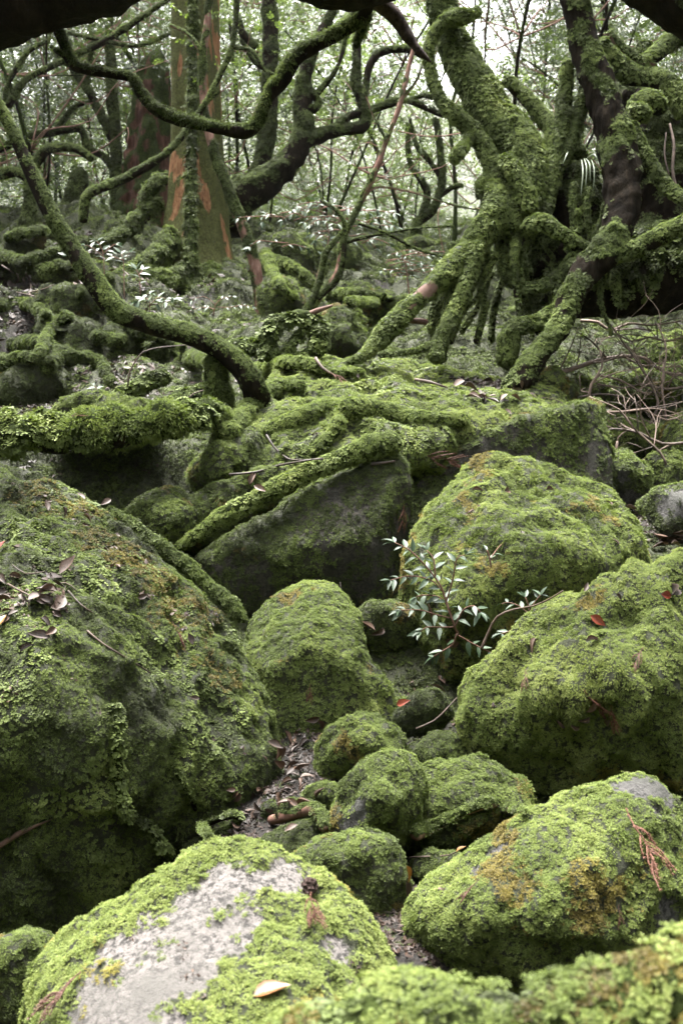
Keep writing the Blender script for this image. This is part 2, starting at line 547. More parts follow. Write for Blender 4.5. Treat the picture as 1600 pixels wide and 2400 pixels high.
TOTAL = [0]
def scatter(V, T, N, dens, parent, origin, kind='cushion', size=0.0042, overlap=2.2, tint=0.5, tvar=0.3, name='moss',
            upmix=0.35, back=-0.45, smin=0.006, smax=0.09, tscale=6.0, sink=0.0, margin=500, tintv=None):
    x, y, d = proj(V)
    view = (CAM - V)
    view /= np.linalg.norm(view, axis=1)[:, None]
    w_ = dens * smooth((N * view).sum(1), back - .15, back + .1)
    w_ = w_ * ((x > -margin) & (x < 1600 + margin) & (y > -margin) & (y < 2400 + margin) & (d > 0.3))
    sz = np.clip(size * d, smin, smax)
    w_ = w_ / (math.pi * sz ** 2)
    A = np.linalg.norm(np.cross(V[T[:, 1]] - V[T[:, 0]], V[T[:, 2]] - V[T[:, 0]]), axis=1) / 2
    tw = A * w_[T].mean(1)
    tot = tw.sum()
    n = int(tot * overlap)
    if n < 3:
        return None
    TOTAL[0] += n
    cum = np.cumsum(tw) / tot
    k = np.searchsorted(cum, rng.uniform(size=n))
    k = np.clip(k, 0, len(T) - 1)
    u, v = rng.uniform(size=n), rng.uniform(size=n)
    f = u + v > 1
    u[f], v[f] = 1 - u[f], 1 - v[f]
    b = np.stack([1 - u - v, u, v], 1)
    pts = (V[T[k]] * b[:, :, None]).sum(1)
    nn = (N[T[k]] * b[:, :, None]).sum(1)
    nn /= np.linalg.norm(nn, axis=1)[:, None] + 1e-9
    s = (sz[T[k]] * b).sum(1)
    Z = nn + rng.normal(0, .22, nn.shape)
    Z[:, 2] += upmix
    up = np.tile([0, 0, 1.0], (n, 1))
    spin = rng.normal(0, .3, n) if kind in ('frond', 'shag') else rng.uniform(0, 6.28, n)
    rot = eulers(Z, up, spin)
    tn = tint + tvar * fbm(pts, tscale, 3, 11) + rng.normal(0, .07, n)
    if tintv is not None:
        tn = tn + (tintv[T[k]] * b).sum(1)
    scl = s * np.clip(np.exp(rng.normal(-.05, .22, n)), .5, 1.5)
    return points_obj(name, pts - nn * (s * sink)[:, None], rot, scl, np.clip(tn, 0.02, 1.1), kind, parent, origin)

# ---------------------------------------------------------------- boulders: rounded hulls of measured points
_ico = {}
def ico(sub):
    if sub not in _ico:
        bm = bmesh.new()
        bmesh.ops.create_icosphere(bm, subdivisions=sub, radius=1)
        V = np.array([v.co[:] for v in bm.verts])
        T = np.array([[v.index for v in f.verts] for f in bm.faces])
        E = np.array([[v.index for v in e.verts] for e in bm.edges])
        bm.free()
        _ico[sub] = (V / np.linalg.norm(V, axis=1)[:, None], T, E)
    return _ico[sub]

def hull_planes(pts):
    bm = bmesh.new()
    for p in pts:
        bm.verts.new(p)
    bmesh.ops.convex_hull(bm, input=list(bm.verts))
    pl = []
    for f in bm.faces:
        f.normal_update()
        if f.calc_area() > 1e-7:
            pl.append((*f.normal, f.normal.dot(f.verts[0].co)))
    bm.free()
    return np.array(pl)

def hull_shape(pts, sub=5, rnd=12):
    c = pts.mean(0)
    pl = hull_planes(pts - c)
    s = np.sign(pl[:, 3]); s[s == 0] = 1
    pl = pl * s[:, None]
    D, T, E = ico(sub)
    q = D @ pl[:, :3].T
    r = np.min(np.where(q > 1e-4, np.maximum(pl[:, 3], 1e-3)[None] / np.maximum(q, 1e-4), 1e9), axis=1)
    deg = np.bincount(E.ravel(), minlength=len(D)).astype(float)
    mx0 = r.max()
    it = int(0.22 * rnd * 4 ** (sub - 5))
    for _ in range(it):
        a = np.bincount(E[:, 0], r[E[:, 1]], len(D)) + np.bincount(E[:, 1], r[E[:, 0]], len(D))
        r = 0.3 * r + 0.7 * a / deg
    V = D * r[:, None]
    return V + c, T

def S(*pts):           # coordinates read off the 1568-pixel-wide view
    return [tuple([p[0] * 1600 / 1568, p[1] * 1600 / 1568] + list(p[2:])) for p in pts]

def boulder(name, label, outline, d, front=(), back=0.5, sub=5, rnd=10, mat='stone', kind='cushion', cover=0.8, tint=0.5,
            lump=0.02, lscale=9, rough=0.03, bare=(), size=0.0034, cat='boulder', group=None, shrink=0.75, slope=0.25,
            moss2=None, seed=None, overlap=2.3, extra=(), tvar=0.3, drop=0.0, film=0.05, shag=-.58, brown=-.42, crumbs=.06, zones=(), cuts=6, cutr=(.8, .95), planes=()):
    if cat == 'stone' and cuts == 6: cuts, cutr = 10, (.7, .92)
    seed = (zlib.crc32(label.encode()) % 97 if seed is None else seed)
    op = np.array([P(p[0], p[1], p[2] if len(p) > 2 else d) for p in outline])
    c = op.mean(0)
    bp = c + (op - c) * shrink + unit(c - CAM) * back + np.array([0, 0, -drop])
    fp = np.array([P(*p) for p in front]) if len(front) else np.zeros((0, 3))
    ep = np.array([P(*p) for p in extra]) if len(extra) else np.zeros((0, 3))
    V, T = hull_shape(np.concatenate([op, bp, fp, ep]), sub, rnd)
    ext = np.linalg.norm(V.max(0) - V.min(0))
    N = normals(V, T)
    V = V + N * (rough * ext * fbm(V, 2.2 / ext * 1.6, 4, seed))[:, None]
    for q_, n_ in planes:
        n_ = unit(np.array(n_, float)); h = (V - P(*q_)) @ n_
        V = V - n_ * (np.maximum(h, 0) * .9)[:, None]
    cr = np.random.default_rng(seed + 500)
    cc = V.mean(0)
    for _ in range(cuts):
        n_ = cr.normal(size=3) + np.array([0, -.5, .3]); n_ /= np.linalg.norm(n_)
        h = (V - cc) @ n_
        V = V - n_ * (np.maximum(h - h.max() * cr.uniform(*cutr), 0) * .85)[:, None]
    N = normals(V, T)
    nz = N[:, 2]
    m = smooth(nz + 0.75 * fbm(V, 3.5, 4, seed + 20), -1.5 * cover - slope + 0.35, -1.5 * cover - slope + 0.95)
    for b in bare:
        bpnt = P(*b[:3])
        rr = b[3] * b[2] / F
        dist = np.linalg.norm(V - bpnt, axis=1) / rr + 0.5 * fbm(V, 14, 5, seed + 3, .7)
        m = m * smooth(dist, 0.62, 1.25)
    cush = np.abs(fbm(V * np.array([1, 1, .5]), lscale, 3, seed + 40))
    V = V + N * (m * lump * (0.9 - 1.8 * cush) + m * 0.006 + m * .004 * fbm(V, 38, 3, seed + 41))[:, None]
    N = normals(V, T)
    org = np.array([V[:, 0].mean(), V[:, 1].mean(), V[:, 2].min()])
    o = mk_obj(name, mk_mesh(name, V - org, T, MAT[mat], {'moss': ('FLOAT', m)}), None, org)
    tag(o, label, cat, group)
    register(V, N)
    dens = m
    rest = dens
    for k2, f2, t2 in ([moss2] if moss2 else []) + [('shag', shag, tint - .03), ('brown', brown, tint - .05)]:
        sel = smooth(fbm(V, 4.5, 4, seed + 60 + len(k2)) + f2, 0.0, 0.18)
        scatter(V, T, N, rest * sel, o, org, k2, size * (1.25 if k2 == 'shag' else 1), overlap * (.75 if k2 == 'shag' else 1), t2, tvar=tvar)
        rest = rest * (1 - sel)
    scatter(V, T, N, rest, o, org, kind, size, overlap, tint, tvar=tvar)
    if crumbs:
        scatter(V, T, N, smooth(N[:, 2], .1, .6) * smooth(fbm(V, 5, 3, seed + 80), -.05, .5), o, org, 'litter', .006, crumbs, .4, name='leaf_litter', upmix=.2, smin=.008)
    for zx, zy, zr, zk, zw, zt in zones:
        q, _, zd = hit(zx, zy)
        dz = smooth(-np.linalg.norm(V - q, axis=1) / (zr * zd / F) - .5 * fbm(V, 9, 3, seed + 6), -1.1, -.6)
        scatter(V, T, N, dz, o, org, zk, .0085 if zk == 'litter' else size, zw, zt, name='leaf_litter' if zk == 'litter' else 'brown_moss', smin=.012, upmix=.5)
    # a thin film of moss also on the nearly bare faces
    scatter(V, T, N, (1 - m) * film * smooth(fbm(V, 16, 4, seed + 9), -.25 * film, 0.4), o, org, kind, size, overlap, tint * .7, tvar=tvar)
    return o

# ---------------------------------------------------------------- tubes: trunks, roots, logs, twigs
def spline(pts, step):
    p = np.array(pts, float)
    if len(p) == 2:
        p = np.array([p[0], (p[0] + p[1]) / 2, p[1]])
    q = np.concatenate([[2 * p[0] - p[1]], p, [2 * p[-1] - p[-2]]])
    out = []
    for k in range(1, len(q) - 2):
        n = max(2, int(np.linalg.norm(q[k + 1, :3] - q[k, :3]) / step))
        t = np.linspace(0, 1, n, endpoint=False)[:, None]
        a, b, c, e = q[k - 1], q[k], q[k + 1], q[k + 2]
        out.append(0.5 * (2 * b + (c - a) * t + (2 * a - 5 * b + 4 * c - e) * t ** 2 + (3 * b - a - 3 * c + e) * t ** 3))
    out.append(q[-2:-1])
    return np.concatenate(out)

def tube_mesh(W, segs=14, bumpy=0.12, bscale=6.0, flute=0.0, nflute=7, seed=0):
    """W: rows of x, y, z, radius in world units"""
    C, R = W[:, :3], np.maximum(W[:, 3], 0.0006)
    t = np.gradient(C, axis=0)
    t /= np.linalg.norm(t, axis=1)[:, None] + 1e-9
    u = np.cross(t[0], [0.3, 1, 0.2]); u /= np.linalg.norm(u) + 1e-9
    rows = []
    ang = np.linspace(0, 2 * math.pi, segs, endpoint=False)
    for k in range(len(C)):
        u = u - t[k] * (u @ t[k]); u /= np.linalg.norm(u) + 1e-9
        v = np.cross(t[k], u)
        fl = 1 + (flute * np.cos(nflute * ang) + flute * .6 * np.cos((nflute // 2 + 2) * ang + 1.3)) if flute else 1
        rows.append(C[k] + R[k] * (np.cos(ang) * fl)[:, None] * u + R[k] * (np.sin(ang) * fl)[:, None] * v)
    V = np.concatenate(rows)
    n = len(C)
    i = np.arange(n - 1)[:, None] * segs
    j = np.arange(segs)[None]
    a, b = i + j, i + (j + 1) % segs
    Q = np.stack([a, b, b + segs, a + segs], -1).reshape(-1, 4)
    T = tri_of(Q)
    V = np.concatenate([V, C[:1] - t[:1] * R[0] * .5, C[-1:] + t[-1:] * R[-1] * .7])
    k0, k1 = n * segs, n * segs + 1
    jj = np.arange(segs)
    T = np.concatenate([T, np.stack([np.full(segs, k0), (jj + 1) % segs, jj], 1),
                        np.stack([np.full(segs, k1), (n - 1) * segs + jj, (n - 1) * segs + (jj + 1) % segs], 1)])
    if bumpy:
        N = normals(V, T)
        rr = np.concatenate([np.repeat(R, segs), R[:1], R[-1:]])
        V = V + N * (bumpy * rr * fbm(V, bscale, 3, seed))[:, None]
    return V, T

def W_of(pts, step_px=10):
    w_ = []
    for p in pts:
        q = P(p[0], p[1], p[2])
        w_.append([*q, p[3] * p[2] / F])
    d = np.mean([p[2] for p in pts])
    return spline(w_, step_px * d / F)

def tube_part(name, pts, mat, parent, origin, moss=0.8, kind='frond', tint=0.5, segs=16, bumpy=0.16, bscale=9.0, lump=0.35,
              size=0.0036, world=False, step=10, seed=0, upbias=0.3, overlap=2.2, reg=True, flute=0, nflute=7, mscale=5.0, tvar=0.3, bare=(), mname='moss', smin=0.006, mix=-2):
    W = spline(pts, step) if world else W_of(pts, step)
    V, T = tube_mesh(W, segs, bumpy, bscale, flute, nflute, seed)
    N = normals(V, T)
    if moss > 0:
        m = smooth(N[:, 2] * 0.8 + 0.9 * fbm(V * (np.array([1.6, 1.6, .1]) if flute else 1.0), mscale, 3, seed + 5) + upbias, 0.55 - 1.3 * moss, 1.0 - 1.3 * moss)
        for b in bare:
            m = m * smooth(np.linalg.norm(V - P(*b[:3]), axis=1) / (b[3] * b[2] / F) + .3 * fbm(V, 22, 3, seed + 3), 0.8, 1.1)
        rr = np.concatenate([np.repeat(W[:, 3], segs), W[:1, 3], W[-1:, 3]])
        V = V + N * (m * lump * rr * (0.35 + 0.9 * fbm(V, 14, 3, seed + 8)) + (m * np.minimum(.010, rr * .16) * fbm(V, 30, 3, seed + 9) if kind else 0))[:, None]
        N = normals(V, T)
    else:
        m = np.zeros(len(V))
    o = mk_obj(name, mk_mesh(name, V - origin, T, MAT[mat], {'moss': ('FLOAT', m)}), parent)
    if parent is None:
        o.location = origin
    if moss > 0 and kind:
        sel = smooth(fbm(V, 7, 3, seed + 15) + mix, -.05, .15) if mix > -1 else np.zeros(len(V))
        scatter(V, T, N, m * (1 - sel), o, origin, kind, size, overlap, tint, tvar=tvar, name=mname, smin=smin)
        scatter(V, T, N, m * sel, o, origin, 'frond', size * .95, overlap, tint, tvar=tvar, name=mname, smin=smin)
    if reg:
        register(V, N)
    return o

def base_of(pts):
    q = np.array([P(*p[:3]) for p in pts])
    return np.array([q[:, 0].mean(), q[:, 1].mean(), q[:, 2].min()])

# ================================================================ the ground
CTRL = [(720, 1830, 3.0), (650, 2020, 2.6), (930, 2180, 2.1), (950, 1690, 3.3), (1000, 2750, 1.6), (1300, 2650, 1.9), (500, 2560, 1.5), (200, 2800, 2.0), (-200, 2800, 2.0), (0, 2550, 2.6), (250, 2450, 2.6), (-300, 2600, 2.6), (480, 1500, 3.6), (600, 1520, 3.8), (330, 1380, 4.1),
        (330, 1230, 4.2), (900, 960, 4.9), (700, 930, 5.1), (1000, 900, 5.3), (1150, 905, 5.2), (1250, 935, 5.0), (500, 1010, 4.9), (1450, 1130, 5.0), (1580, 1230, 4.4),
        (1550, 960, 6.0), (1400, 830, 7.5), (250, 960, 5.2), (60, 970, 5.0), (60, 830, 6.3), (250, 850, 6.0), (150, 710, 7.2), (60, 640, 8), (330, 700, 7.5), (460, 660, 8.6),
        (600, 760, 7.2), (800, 740, 7.0), (950, 760, 7.0), (1000, 620, 10), (750, 600, 10.5), (200, 540, 11), (20, 530, 11), (1100, 575, 14),
        (700, 540, 16), (1500, 720, 10), (1550, 650, 14), (-900, 560, 12), (2500, 640, 12), (-600, 900, 5), (2200, 1000, 5), (400, 500, 26), (1200, 520, 26), (400, 380, 45), (1300, 420, 45), (800, 250, 90)]
_cp = np.array([P(*c) for c in CTRL])
def ground_z(x, y):
    x, y = np.asarray(x, float), np.asarray(y, float)
    num = np.zeros_like(x); den = np.zeros_like(x)
    for c in _cp:
        w_ = 1 / (((x - c[0]) ** 2 + (y - c[1]) ** 2) / (0.3 + 0.05 * c[1]) + 0.03) ** 2
        num += w_ * c[2]; den += w_
    z = num / den
    q = np.stack([x, y, np.zeros_like(x)], -1).reshape(-1, 3)
    far = smooth(y, 4.8, 8.0).ravel()
    z = z + ((0.05 + 0.24 * far) * fbm(q, 1.1, 3, 31)).reshape(z.shape) + (0.035 + 0.06 * far).reshape(z.shape) * (0.3 - np.abs(fbm(q, 3.7, 3, 37))).reshape(z.shape)
    return z

def axis(lo, hi, step, ext, n):
    core = np.arange(lo, hi + 1e-6, step)
    g = np.geomspace(step, ext, n)
    return np.concatenate([lo - np.cumsum(g)[::-1], core, hi + np.cumsum(g)])
gx, gy = axis(-3.4, 3.4, 0.035, 60, 34), axis(1.2, 11.5, 0.035, 60, 34)
X, Y = np.meshgrid(gx, gy)
GV = np.stack([X, Y, ground_z(X, Y)], -1).reshape(-1, 3)
nx_, ny_ = len(gx), len(gy)
ii = (np.arange(ny_ - 1)[:, None] * nx_ + np.arange(nx_ - 1)[None]).ravel()
GT = tri_of(np.stack([ii, ii + 1, ii + 1 + nx_, ii + nx_], 1))
GN = normals(GV, GT)
gpx, gpy, gpd = proj(GV)
gm = smooth(fbm(GV, 1.7, 4, 50) + 0.6, -0.15, 0.2)
def zone(px, py, d, r):
    c = P(px, py, d)
    return np.exp(-(((GV - c) ** 2).sum(1)) / (r * r))
lit = np.clip(zone(720, 1810, 3.0, .22) * 1.6 + zone(90, 650, 8.0, 1.0) + zone(40, 760, 6.6, .6) * .7 + zone(300, 880, 5.6, .5) * .6 + zone(1150, 905, 5.2, .42) * 1.1 + zone(1530, 1280, 4.4, .3) + zone(950, 1690, 3.3, .25) + 1.5 * zone(960, 2260, 2.05, .4) + zone(650, 1960, 2.6, .3) + zone(60, 960, 5, .4) * .6, 0, 1)
lit = np.clip(lit + 0.3 * (fbm(GV, 2.3, 3, 77) > 0.6), 0, 1)
gm = gm * (1 - 0.9 * lit)
ground = mk_obj('ground', mk_mesh('ground', GV, GT, MAT['ground'], {'moss': ('FLOAT', gm)}))
ground['kind'] = 'structure'
register(GV, GN)
near = ((gpd > 2.0) | (np.abs(GV[:, 0]) > 1.0) & (gpd > .8)) & (gpd < 26)
O0 = np.zeros(3)
scatter(GV, GT, GN, gm * near, ground, O0, 'cushion', 0.0042, 1.9, 0.28, tvar=.35, name='ground_moss', smax=.1, margin=900)
scatter(GV, GT, GN, lit * near, ground, O0, 'litter', 0.0075, 2.4, 0.28, name='leaf_litter', smin=.02, smax=.09, upmix=1.5, margin=900)

# ================================================================ boulders
boulder('boulder', 'huge dark moss-covered boulder filling the left edge, leaf litter on top', S((-60, 1030, 3.5), (60, 1052, 3.5), (180, 1110, 3.45), (290, 1190, 3.4), (420, 1310, 3.35), (505, 1395, 3.3),
        (560, 1460, 3.25), (600, 1590, 3.2), (640, 1720, 3.1), (660, 1830, 3.0), (650, 1920, 3.1), (560, 2000, 3.1), (480, 2060, 3.05), (350, 2330, 3.05), (100, 2450, 3.0), (-120, 2450, 2.95), (-330, 1500, 2.7), (-300, 1150, 3.3)), 3.2,
        front=S((150, 1480, 2.62), (330, 1600, 2.72), (120, 1640, 2.52), (0, 1400, 2.75), (450, 1680, 2.85), (-150, 1600, 2.5)), back=0.9, sub=7, rnd=16, kind='cushion', cover=0.62, tint=0.44, lump=0.03, lscale=7, slope=.3,
        moss2=('frond', -.08, 0.46), size=.0027, rough=.02, overlap=2.0, tvar=.4, brown=-.3, zones=[(70, 1400, 110, 'litter', 1.0, .4), (20, 1330, 90, 'litter', .7, .4), (150, 1180, 60, 'litter', .5, .5), (230, 1230, 60, 'litter', .6, .5), (310, 1310, 70, 'litter', .6, .5), (400, 1410, 70, 'litter', .5, .5), (300, 1290, 120, 'brown', 1.2, .4), (420, 1420, 120, 'brown', 1.2, .4), (150, 1160, 120, 'brown', 1.0, .5), (500, 1560, 80, 'brown', .8, .5)], cuts=4, cutr=(.9, .98))
boulder('boulder', 'pale granite boulder with bright moss cap in the front', S((60, 2290), (75, 2200), (120, 2150), (200, 2105), (320, 2060), (380, 1995), (480, 1955), (590, 1950), (690, 2000), (800, 2085), (875, 2190), (905, 2280), (880, 2420), (60, 2480)), 1.75,
        front=S((480, 2330, 1.45), (280, 2420, 1.42), (700, 2400, 1.42)), extra=S((250, 2700, 1.3), (800, 2650, 1.3)), back=0.35, sub=7, rnd=22, mat='granite', cover=0.85, tint=0.86, lump=0.010, lscale=14, rough=.018,
        bare=S((330, 2230, 1.53, 165), (430, 2130, 1.58, 155), (240, 2320, 1.5, 165), (330, 2330, 1.46, 130), (540, 2020, 1.66, 105), (640, 2010, 1.70, 75), (330, 2180, 1.56, 90), (480, 2060, 1.62, 75), (770, 2180, 1.6, 42)), size=0.0032, overlap=2.6, tvar=.2, cuts=2, cutr=(.9, .97))
boulder('boulder', 'long mossy boulder rising to a bare grey tip on the right', S((922, 2090), (940, 2035), (1040, 1975), (1160, 1905), (1290, 1855), (1395, 1790), (1465, 1762), (1515, 1770), (1535, 1840), (1560, 1960), (1700, 2000), (1720, 2300, 2.2), (1400, 2400, 2.2), (1100, 2370, 2.18), (925, 2230, 2.15)), 2.15,
        front=S((1150, 2090, 1.92), (1400, 2060, 1.9), (1000, 2110, 2.0)), back=0.4, sub=7, rnd=12, cover=0.86, tint=0.7, lump=0.014, lscale=11, rough=.02, mat='grey',
        bare=S((1480, 1795, 2.13, 75), (1425, 1810, 2.12, 40), (1150, 1940, 2.08, 46), (1080, 1985, 2.07, 32), (1520, 2100, 2.0, 50)), size=0.0030, moss2=('shag', -0.5, .55), overlap=2.4, cuts=0, planes=[((1200, 1985, 2.03), (-.38, -.5, .78)), ((1150, 2170, 1.95), (-.15, -.95, .25)), ((1480, 2000, 1.98), (.3, -.85, .4))])
boulder('boulder', 'bright green cushion-mossed boulder at the right edge', S((1060, 1650), (1085, 1585), (1150, 1520), (1200, 1440), (1300, 1380), (1400, 1330), (1568, 1285), (1750, 1285), (1800, 1800), (1600, 1870), (1300, 1855), (1160, 1790), (1095, 1725)), 2.9,
        front=S((1400, 1620, 2.6), (1250, 1600, 2.68), (1500, 1500, 2.66)), back=0.6, sub=7, rnd=14, cover=0.95, tint=0.84, lump=0.042, lscale=5.0, rough=.018, size=.0025, overlap=2.3, bare=S((1540, 1400, 2.72, 30), (1320, 1690, 2.62, 22)), cuts=6, cutr=(.84, .96))
boulder('boulder', 'tall ridge-backed mossy boulder behind the leafy seedling', S((915, 1310), (960, 1180), (1080, 1062, 3.9), (1210, 1076, 4.0), (1360, 1108, 4.0), (1455, 1165, 3.9), (1510, 1260, 3.75), (1440, 1400), (1060, 1640), (955, 1500)), 3.75,
        front=S((1130, 1180, 3.6), (1100, 1330, 3.42), (1240, 1240, 3.48), (1080, 1480, 3.42), (1390, 1270, 3.55)), back=0.7, sub=7, rnd=10, cover=0.95, tint=0.74, lump=0.035, lscale=4.5, rough=.02, size=.0024, moss2=('shag', -0.15, .6), cuts=8, cutr=(.8, .95))
boulder('boulder', 'dark wedge-shaped rock face under the slanting mossy log', S((425, 1300), (440, 1400), (560, 1205), (800, 1085), (915, 1035), (945, 1062), (952, 1180), (915, 1330), (885, 1420), (770, 1440), (560, 1420), (470, 1350)), 4.0,
        front=S((700, 1260, 3.86), (860, 1250, 3.86), (780, 1140, 3.93)), back=0.5, sub=6, rnd=5, cover=0.16, film=1.2, tint=0.4, lump=0.012, rough=.02, kind='cushion', slope=-.05, size=.0024, drop=0.1, cuts=3)
boulder('boulder', 'tilted flat-faced rock slab below the big tree roots', S((940, 1110, 4.25), (1060, 1030, 4.3), (1200, 962, 4.38), (1330, 930, 4.42), (1372, 928, 4.5), (1405, 1060, 4.45), (1402, 1170, 4.4), (940, 1200, 4.25)), 4.35,
        extra=S((1120, 1005, 4.8), (1375, 922, 5.0), (1400, 1010, 4.9), (1200, 1200, 4.7)), back=0.2, sub=6, rnd=1.5, cover=0.14, film=1.2, tint=0.5, lump=0.010, rough=.010, kind='cushion', slope=-.2, cuts=0)
boulder('boulder', 'double-humped mossy boulder in the middle of the gully', S((560, 1450, 3.4), (610, 1390, 3.5), (690, 1348, 3.6), (748, 1345, 3.6), (815, 1425, 3.45), (897, 1625, 3.3), (870, 1690, 3.25), (640, 1700, 3.25), (585, 1560, 3.3)), 3.35,
        front=S((720, 1440, 3.3), (650, 1500, 3.2), (800, 1530, 3.2), (700, 1620, 3.15)), back=0.45, sub=6, rnd=1.5, cover=0.85, tint=0.62, lump=0.02, lscale=6, size=.0024, cuts=0, planes=[((680, 1398, 3.5), (-.5, -.3, .8)), ((700, 1600, 3.24), (.05, -.97, .2)), ((872, 1540, 3.35), (.85, -.3, .4)), ((600, 1560, 3.3), (-.75, -.6, .2))])
boulder('stone', 'small round mossy stone at the foot of the double-humped boulder', S((720, 1715), (760, 1670), (830, 1642), (890, 1655), (922, 1700), (905, 1755), (800, 1785), (728, 1770)), 2.85, front=S((810, 1715, 2.74)), back=.22, rnd=8, cover=.95, tint=.58, lump=.016, lscale=12, size=.0025, cat='stone')
boulder('stone', 'low dark mossy stone just right of the small round one', S((915, 1745), (980, 1692), (1040, 1700), (1090, 1732), (1060, 1775), (960, 1785)), 2.9, front=S((1000, 1735, 2.82)), back=.2, rnd=8, cover=.9, tint=.42, lump=.014, lscale=12, size=.0025, cat='stone')
boulder('stone', 'upright mossy stone with a bare grey left flank', S((765, 1880), (800, 1810), (850, 1757), (895, 1738), (940, 1748), (965, 1800), (955, 1900), (920, 1960), (800, 1965), (760, 1930)), 2.5, front=S((860, 1860, 2.36), (910, 1850, 2.38)), back=.25, rnd=8, cover=.9, tint=.56, lump=.015, lscale=12, bare=S((795, 1880, 2.42, 48), (780, 1930, 2.45, 38)), size=.0030, cat='stone', mat='grey', cuts=2)
boulder('stone', 'broad mossy stone crossed by a reddish root', S((930, 1790), (1000, 1762), (1100, 1745), (1200, 1800), (1240, 1860), (1180, 1935), (1000, 1970), (940, 1940)), 2.62, front=S((1060, 1850, 2.48)), back=.3, rnd=8, cover=.9, tint=.55, lump=.016, lscale=12, size=.0030, cat='stone', bare=S((1160, 1880, 2.55, 30)))
boulder('stone', 'lumpy brownish mossy stone tucked behind the pale front boulder', S((655, 2000), (720, 1955), (830, 1932), (925, 1960), (945, 2030), (915, 2140), (850, 2180), (760, 2130), (690, 2060)), 2.2, front=S((820, 2030, 2.05)), back=.25, rnd=8, cover=.7, tint=.46, lump=.014, lscale=13, size=.0032, cat='stone', mat='grey', bare=S((870, 2030, 2.08, 38)), moss2=('shag', -.35, .4))
boulder('stone', 'dark wet stone beside the foot of the huge left boulder', S((555, 1975), (640, 1912), (700, 1890), (752, 1900), (765, 1945), (690, 1975), (600, 2020)), 2.55, front=S((670, 1945, 2.48)), back=.2, rnd=5, cover=.4, tint=.3, lump=.008, size=.0024, cat='stone')
boulder('stone', 'small dark mossy stone in the lower left corner', S((-80, 2190), (40, 2150), (130, 2145), (110, 2250), (60, 2420), (-80, 2450)), 1.9, front=S((20, 2280, 1.8)), back=.25, rnd=8, cover=.95, tint=.34, lump=.012, lscale=14, size=.0032, cat='stone')
boulder('stone', 'brownish mossy stone above the dark hollow', S((808, 1425), (850, 1385), (930, 1380), (965, 1430), (940, 1490), (860, 1500)), 3.7, front=S((880, 1440, 3.6)), back=.3, rnd=8, cover=.7, tint=.36, lump=.014, size=.0025, cat='stone')
boulder('stone', 'little dark stone beside the red leaf', S((905, 1640), (950, 1595), (1005, 1595), (1035, 1640), (990, 1690), (910, 1690)), 3.02, front=S((960, 1640, 2.95)), back=.2, rnd=8, cover=.75, tint=.28, lump=.01, size=.0024, cat='stone')
boulder('stone', 'grey lichened stone right of the tilted slab', S((1398, 1040), (1430, 1022), (1492, 1085), (1485, 1150), (1420, 1180), (1395, 1120)), 4.5, front=S((1435, 1100, 4.42)), back=.3, rnd=4, cover=.2, tint=.4, lump=.008, cat='stone', mat='grey')
boulder('stone', 'grey-topped rounded stone at the right edge beside litter', S((1450, 1165), (1500, 1118), (1568, 1115), (1660, 1130), (1660, 1240), (1530, 1240)), 4.0, front=S((1560, 1180, 3.88)), back=.3, rnd=8, cover=.6, tint=.36, lump=.012, cat='stone', mat='grey', bare=S((1540, 1140, 3.95, 70)))
boulder('stone', 'low mossy stone in the hollow below the left log', S((285, 1190), (350, 1130), (430, 1118), (470, 1160), (460, 1230), (330, 1250)), 4.0, front=S((380, 1185, 3.92)), back=.3, rnd=8, cover=.8, tint=.4, lump=.016, cat='stone')
boulder('boulder', 'mossy ledge running beneath the slanting log', S((345, 1255), (395, 1185), (480, 1125), (600, 1085), (690, 1070), (640, 1140), (500, 1235), (410, 1275)), 4.12, front=S((480, 1190, 4.04)), back=.4, rnd=6, cover=.95, tint=.56, lump=.02, size=.0025)
boulder('boulder', 'bulging shingle-mossed lobe at the left end of the mound', S((448, 1115), (452, 1060), (500, 1005), (570, 990), (640, 1015), (620, 1090), (520, 1130)), 4.25, front=S((520, 1060, 4.12)), back=.4, rnd=8, cover=1.1, tint=.52, lump=.03, kind='cushion', size=.0025)
boulder('mossy_mound', 'broad moss-blanketed mound at the foot of the twisted tree', S((490, 1040, 4.3), (540, 930, 4.7), (600, 868, 5.1), (700, 832, 5.6), (850, 826, 5.9), (1000, 838, 6.0), (1200, 850, 5.8), (1330, 900, 5.2), (1290, 940, 4.7), (1100, 990, 4.3), (1000, 1020, 4.2), (850, 1030, 4.15), (700, 1055, 4.15), (560, 1060, 4.2)), 4.6,
        front=S((760, 950, 4.5), (950, 930, 4.6)), extra=S((600, 1150, 4.3), (900, 1120, 4.4), (1250, 1040, 4.7)), back=.2, sub=7, rnd=8, cover=.95, tint=.76, lump=.05, lscale=4.5, rough=.02, size=.0025, moss2=('frond', -.2, .62), cuts=0, bare=S((980, 900, 4.9, 60), (1130, 900, 5.1, 90), (1050, 935, 4.75, 45)), cat='mound', mat='stone', slope=.2)
boulder('boulder', 'bright moss hummock behind the left mossy log', S((110, 985), (150, 935), (210, 908), (290, 918), (370, 945), (395, 985), (340, 1010), (130, 1015)), 4.4, front=S((250, 965, 4.28)), back=.5, rnd=8, cover=1.1, tint=.62, lump=.03, size=.0025)
boulder('boulder', 'leaning mossy rock behind the looped roots', S((735, 800), (745, 740), (770, 705), (800, 715), (835, 800), (830, 825), (750, 830)), 5.8, front=S((780, 780, 5.65)), back=.5, rnd=5, cover=.7, tint=.42, lump=.03, size=.0025)

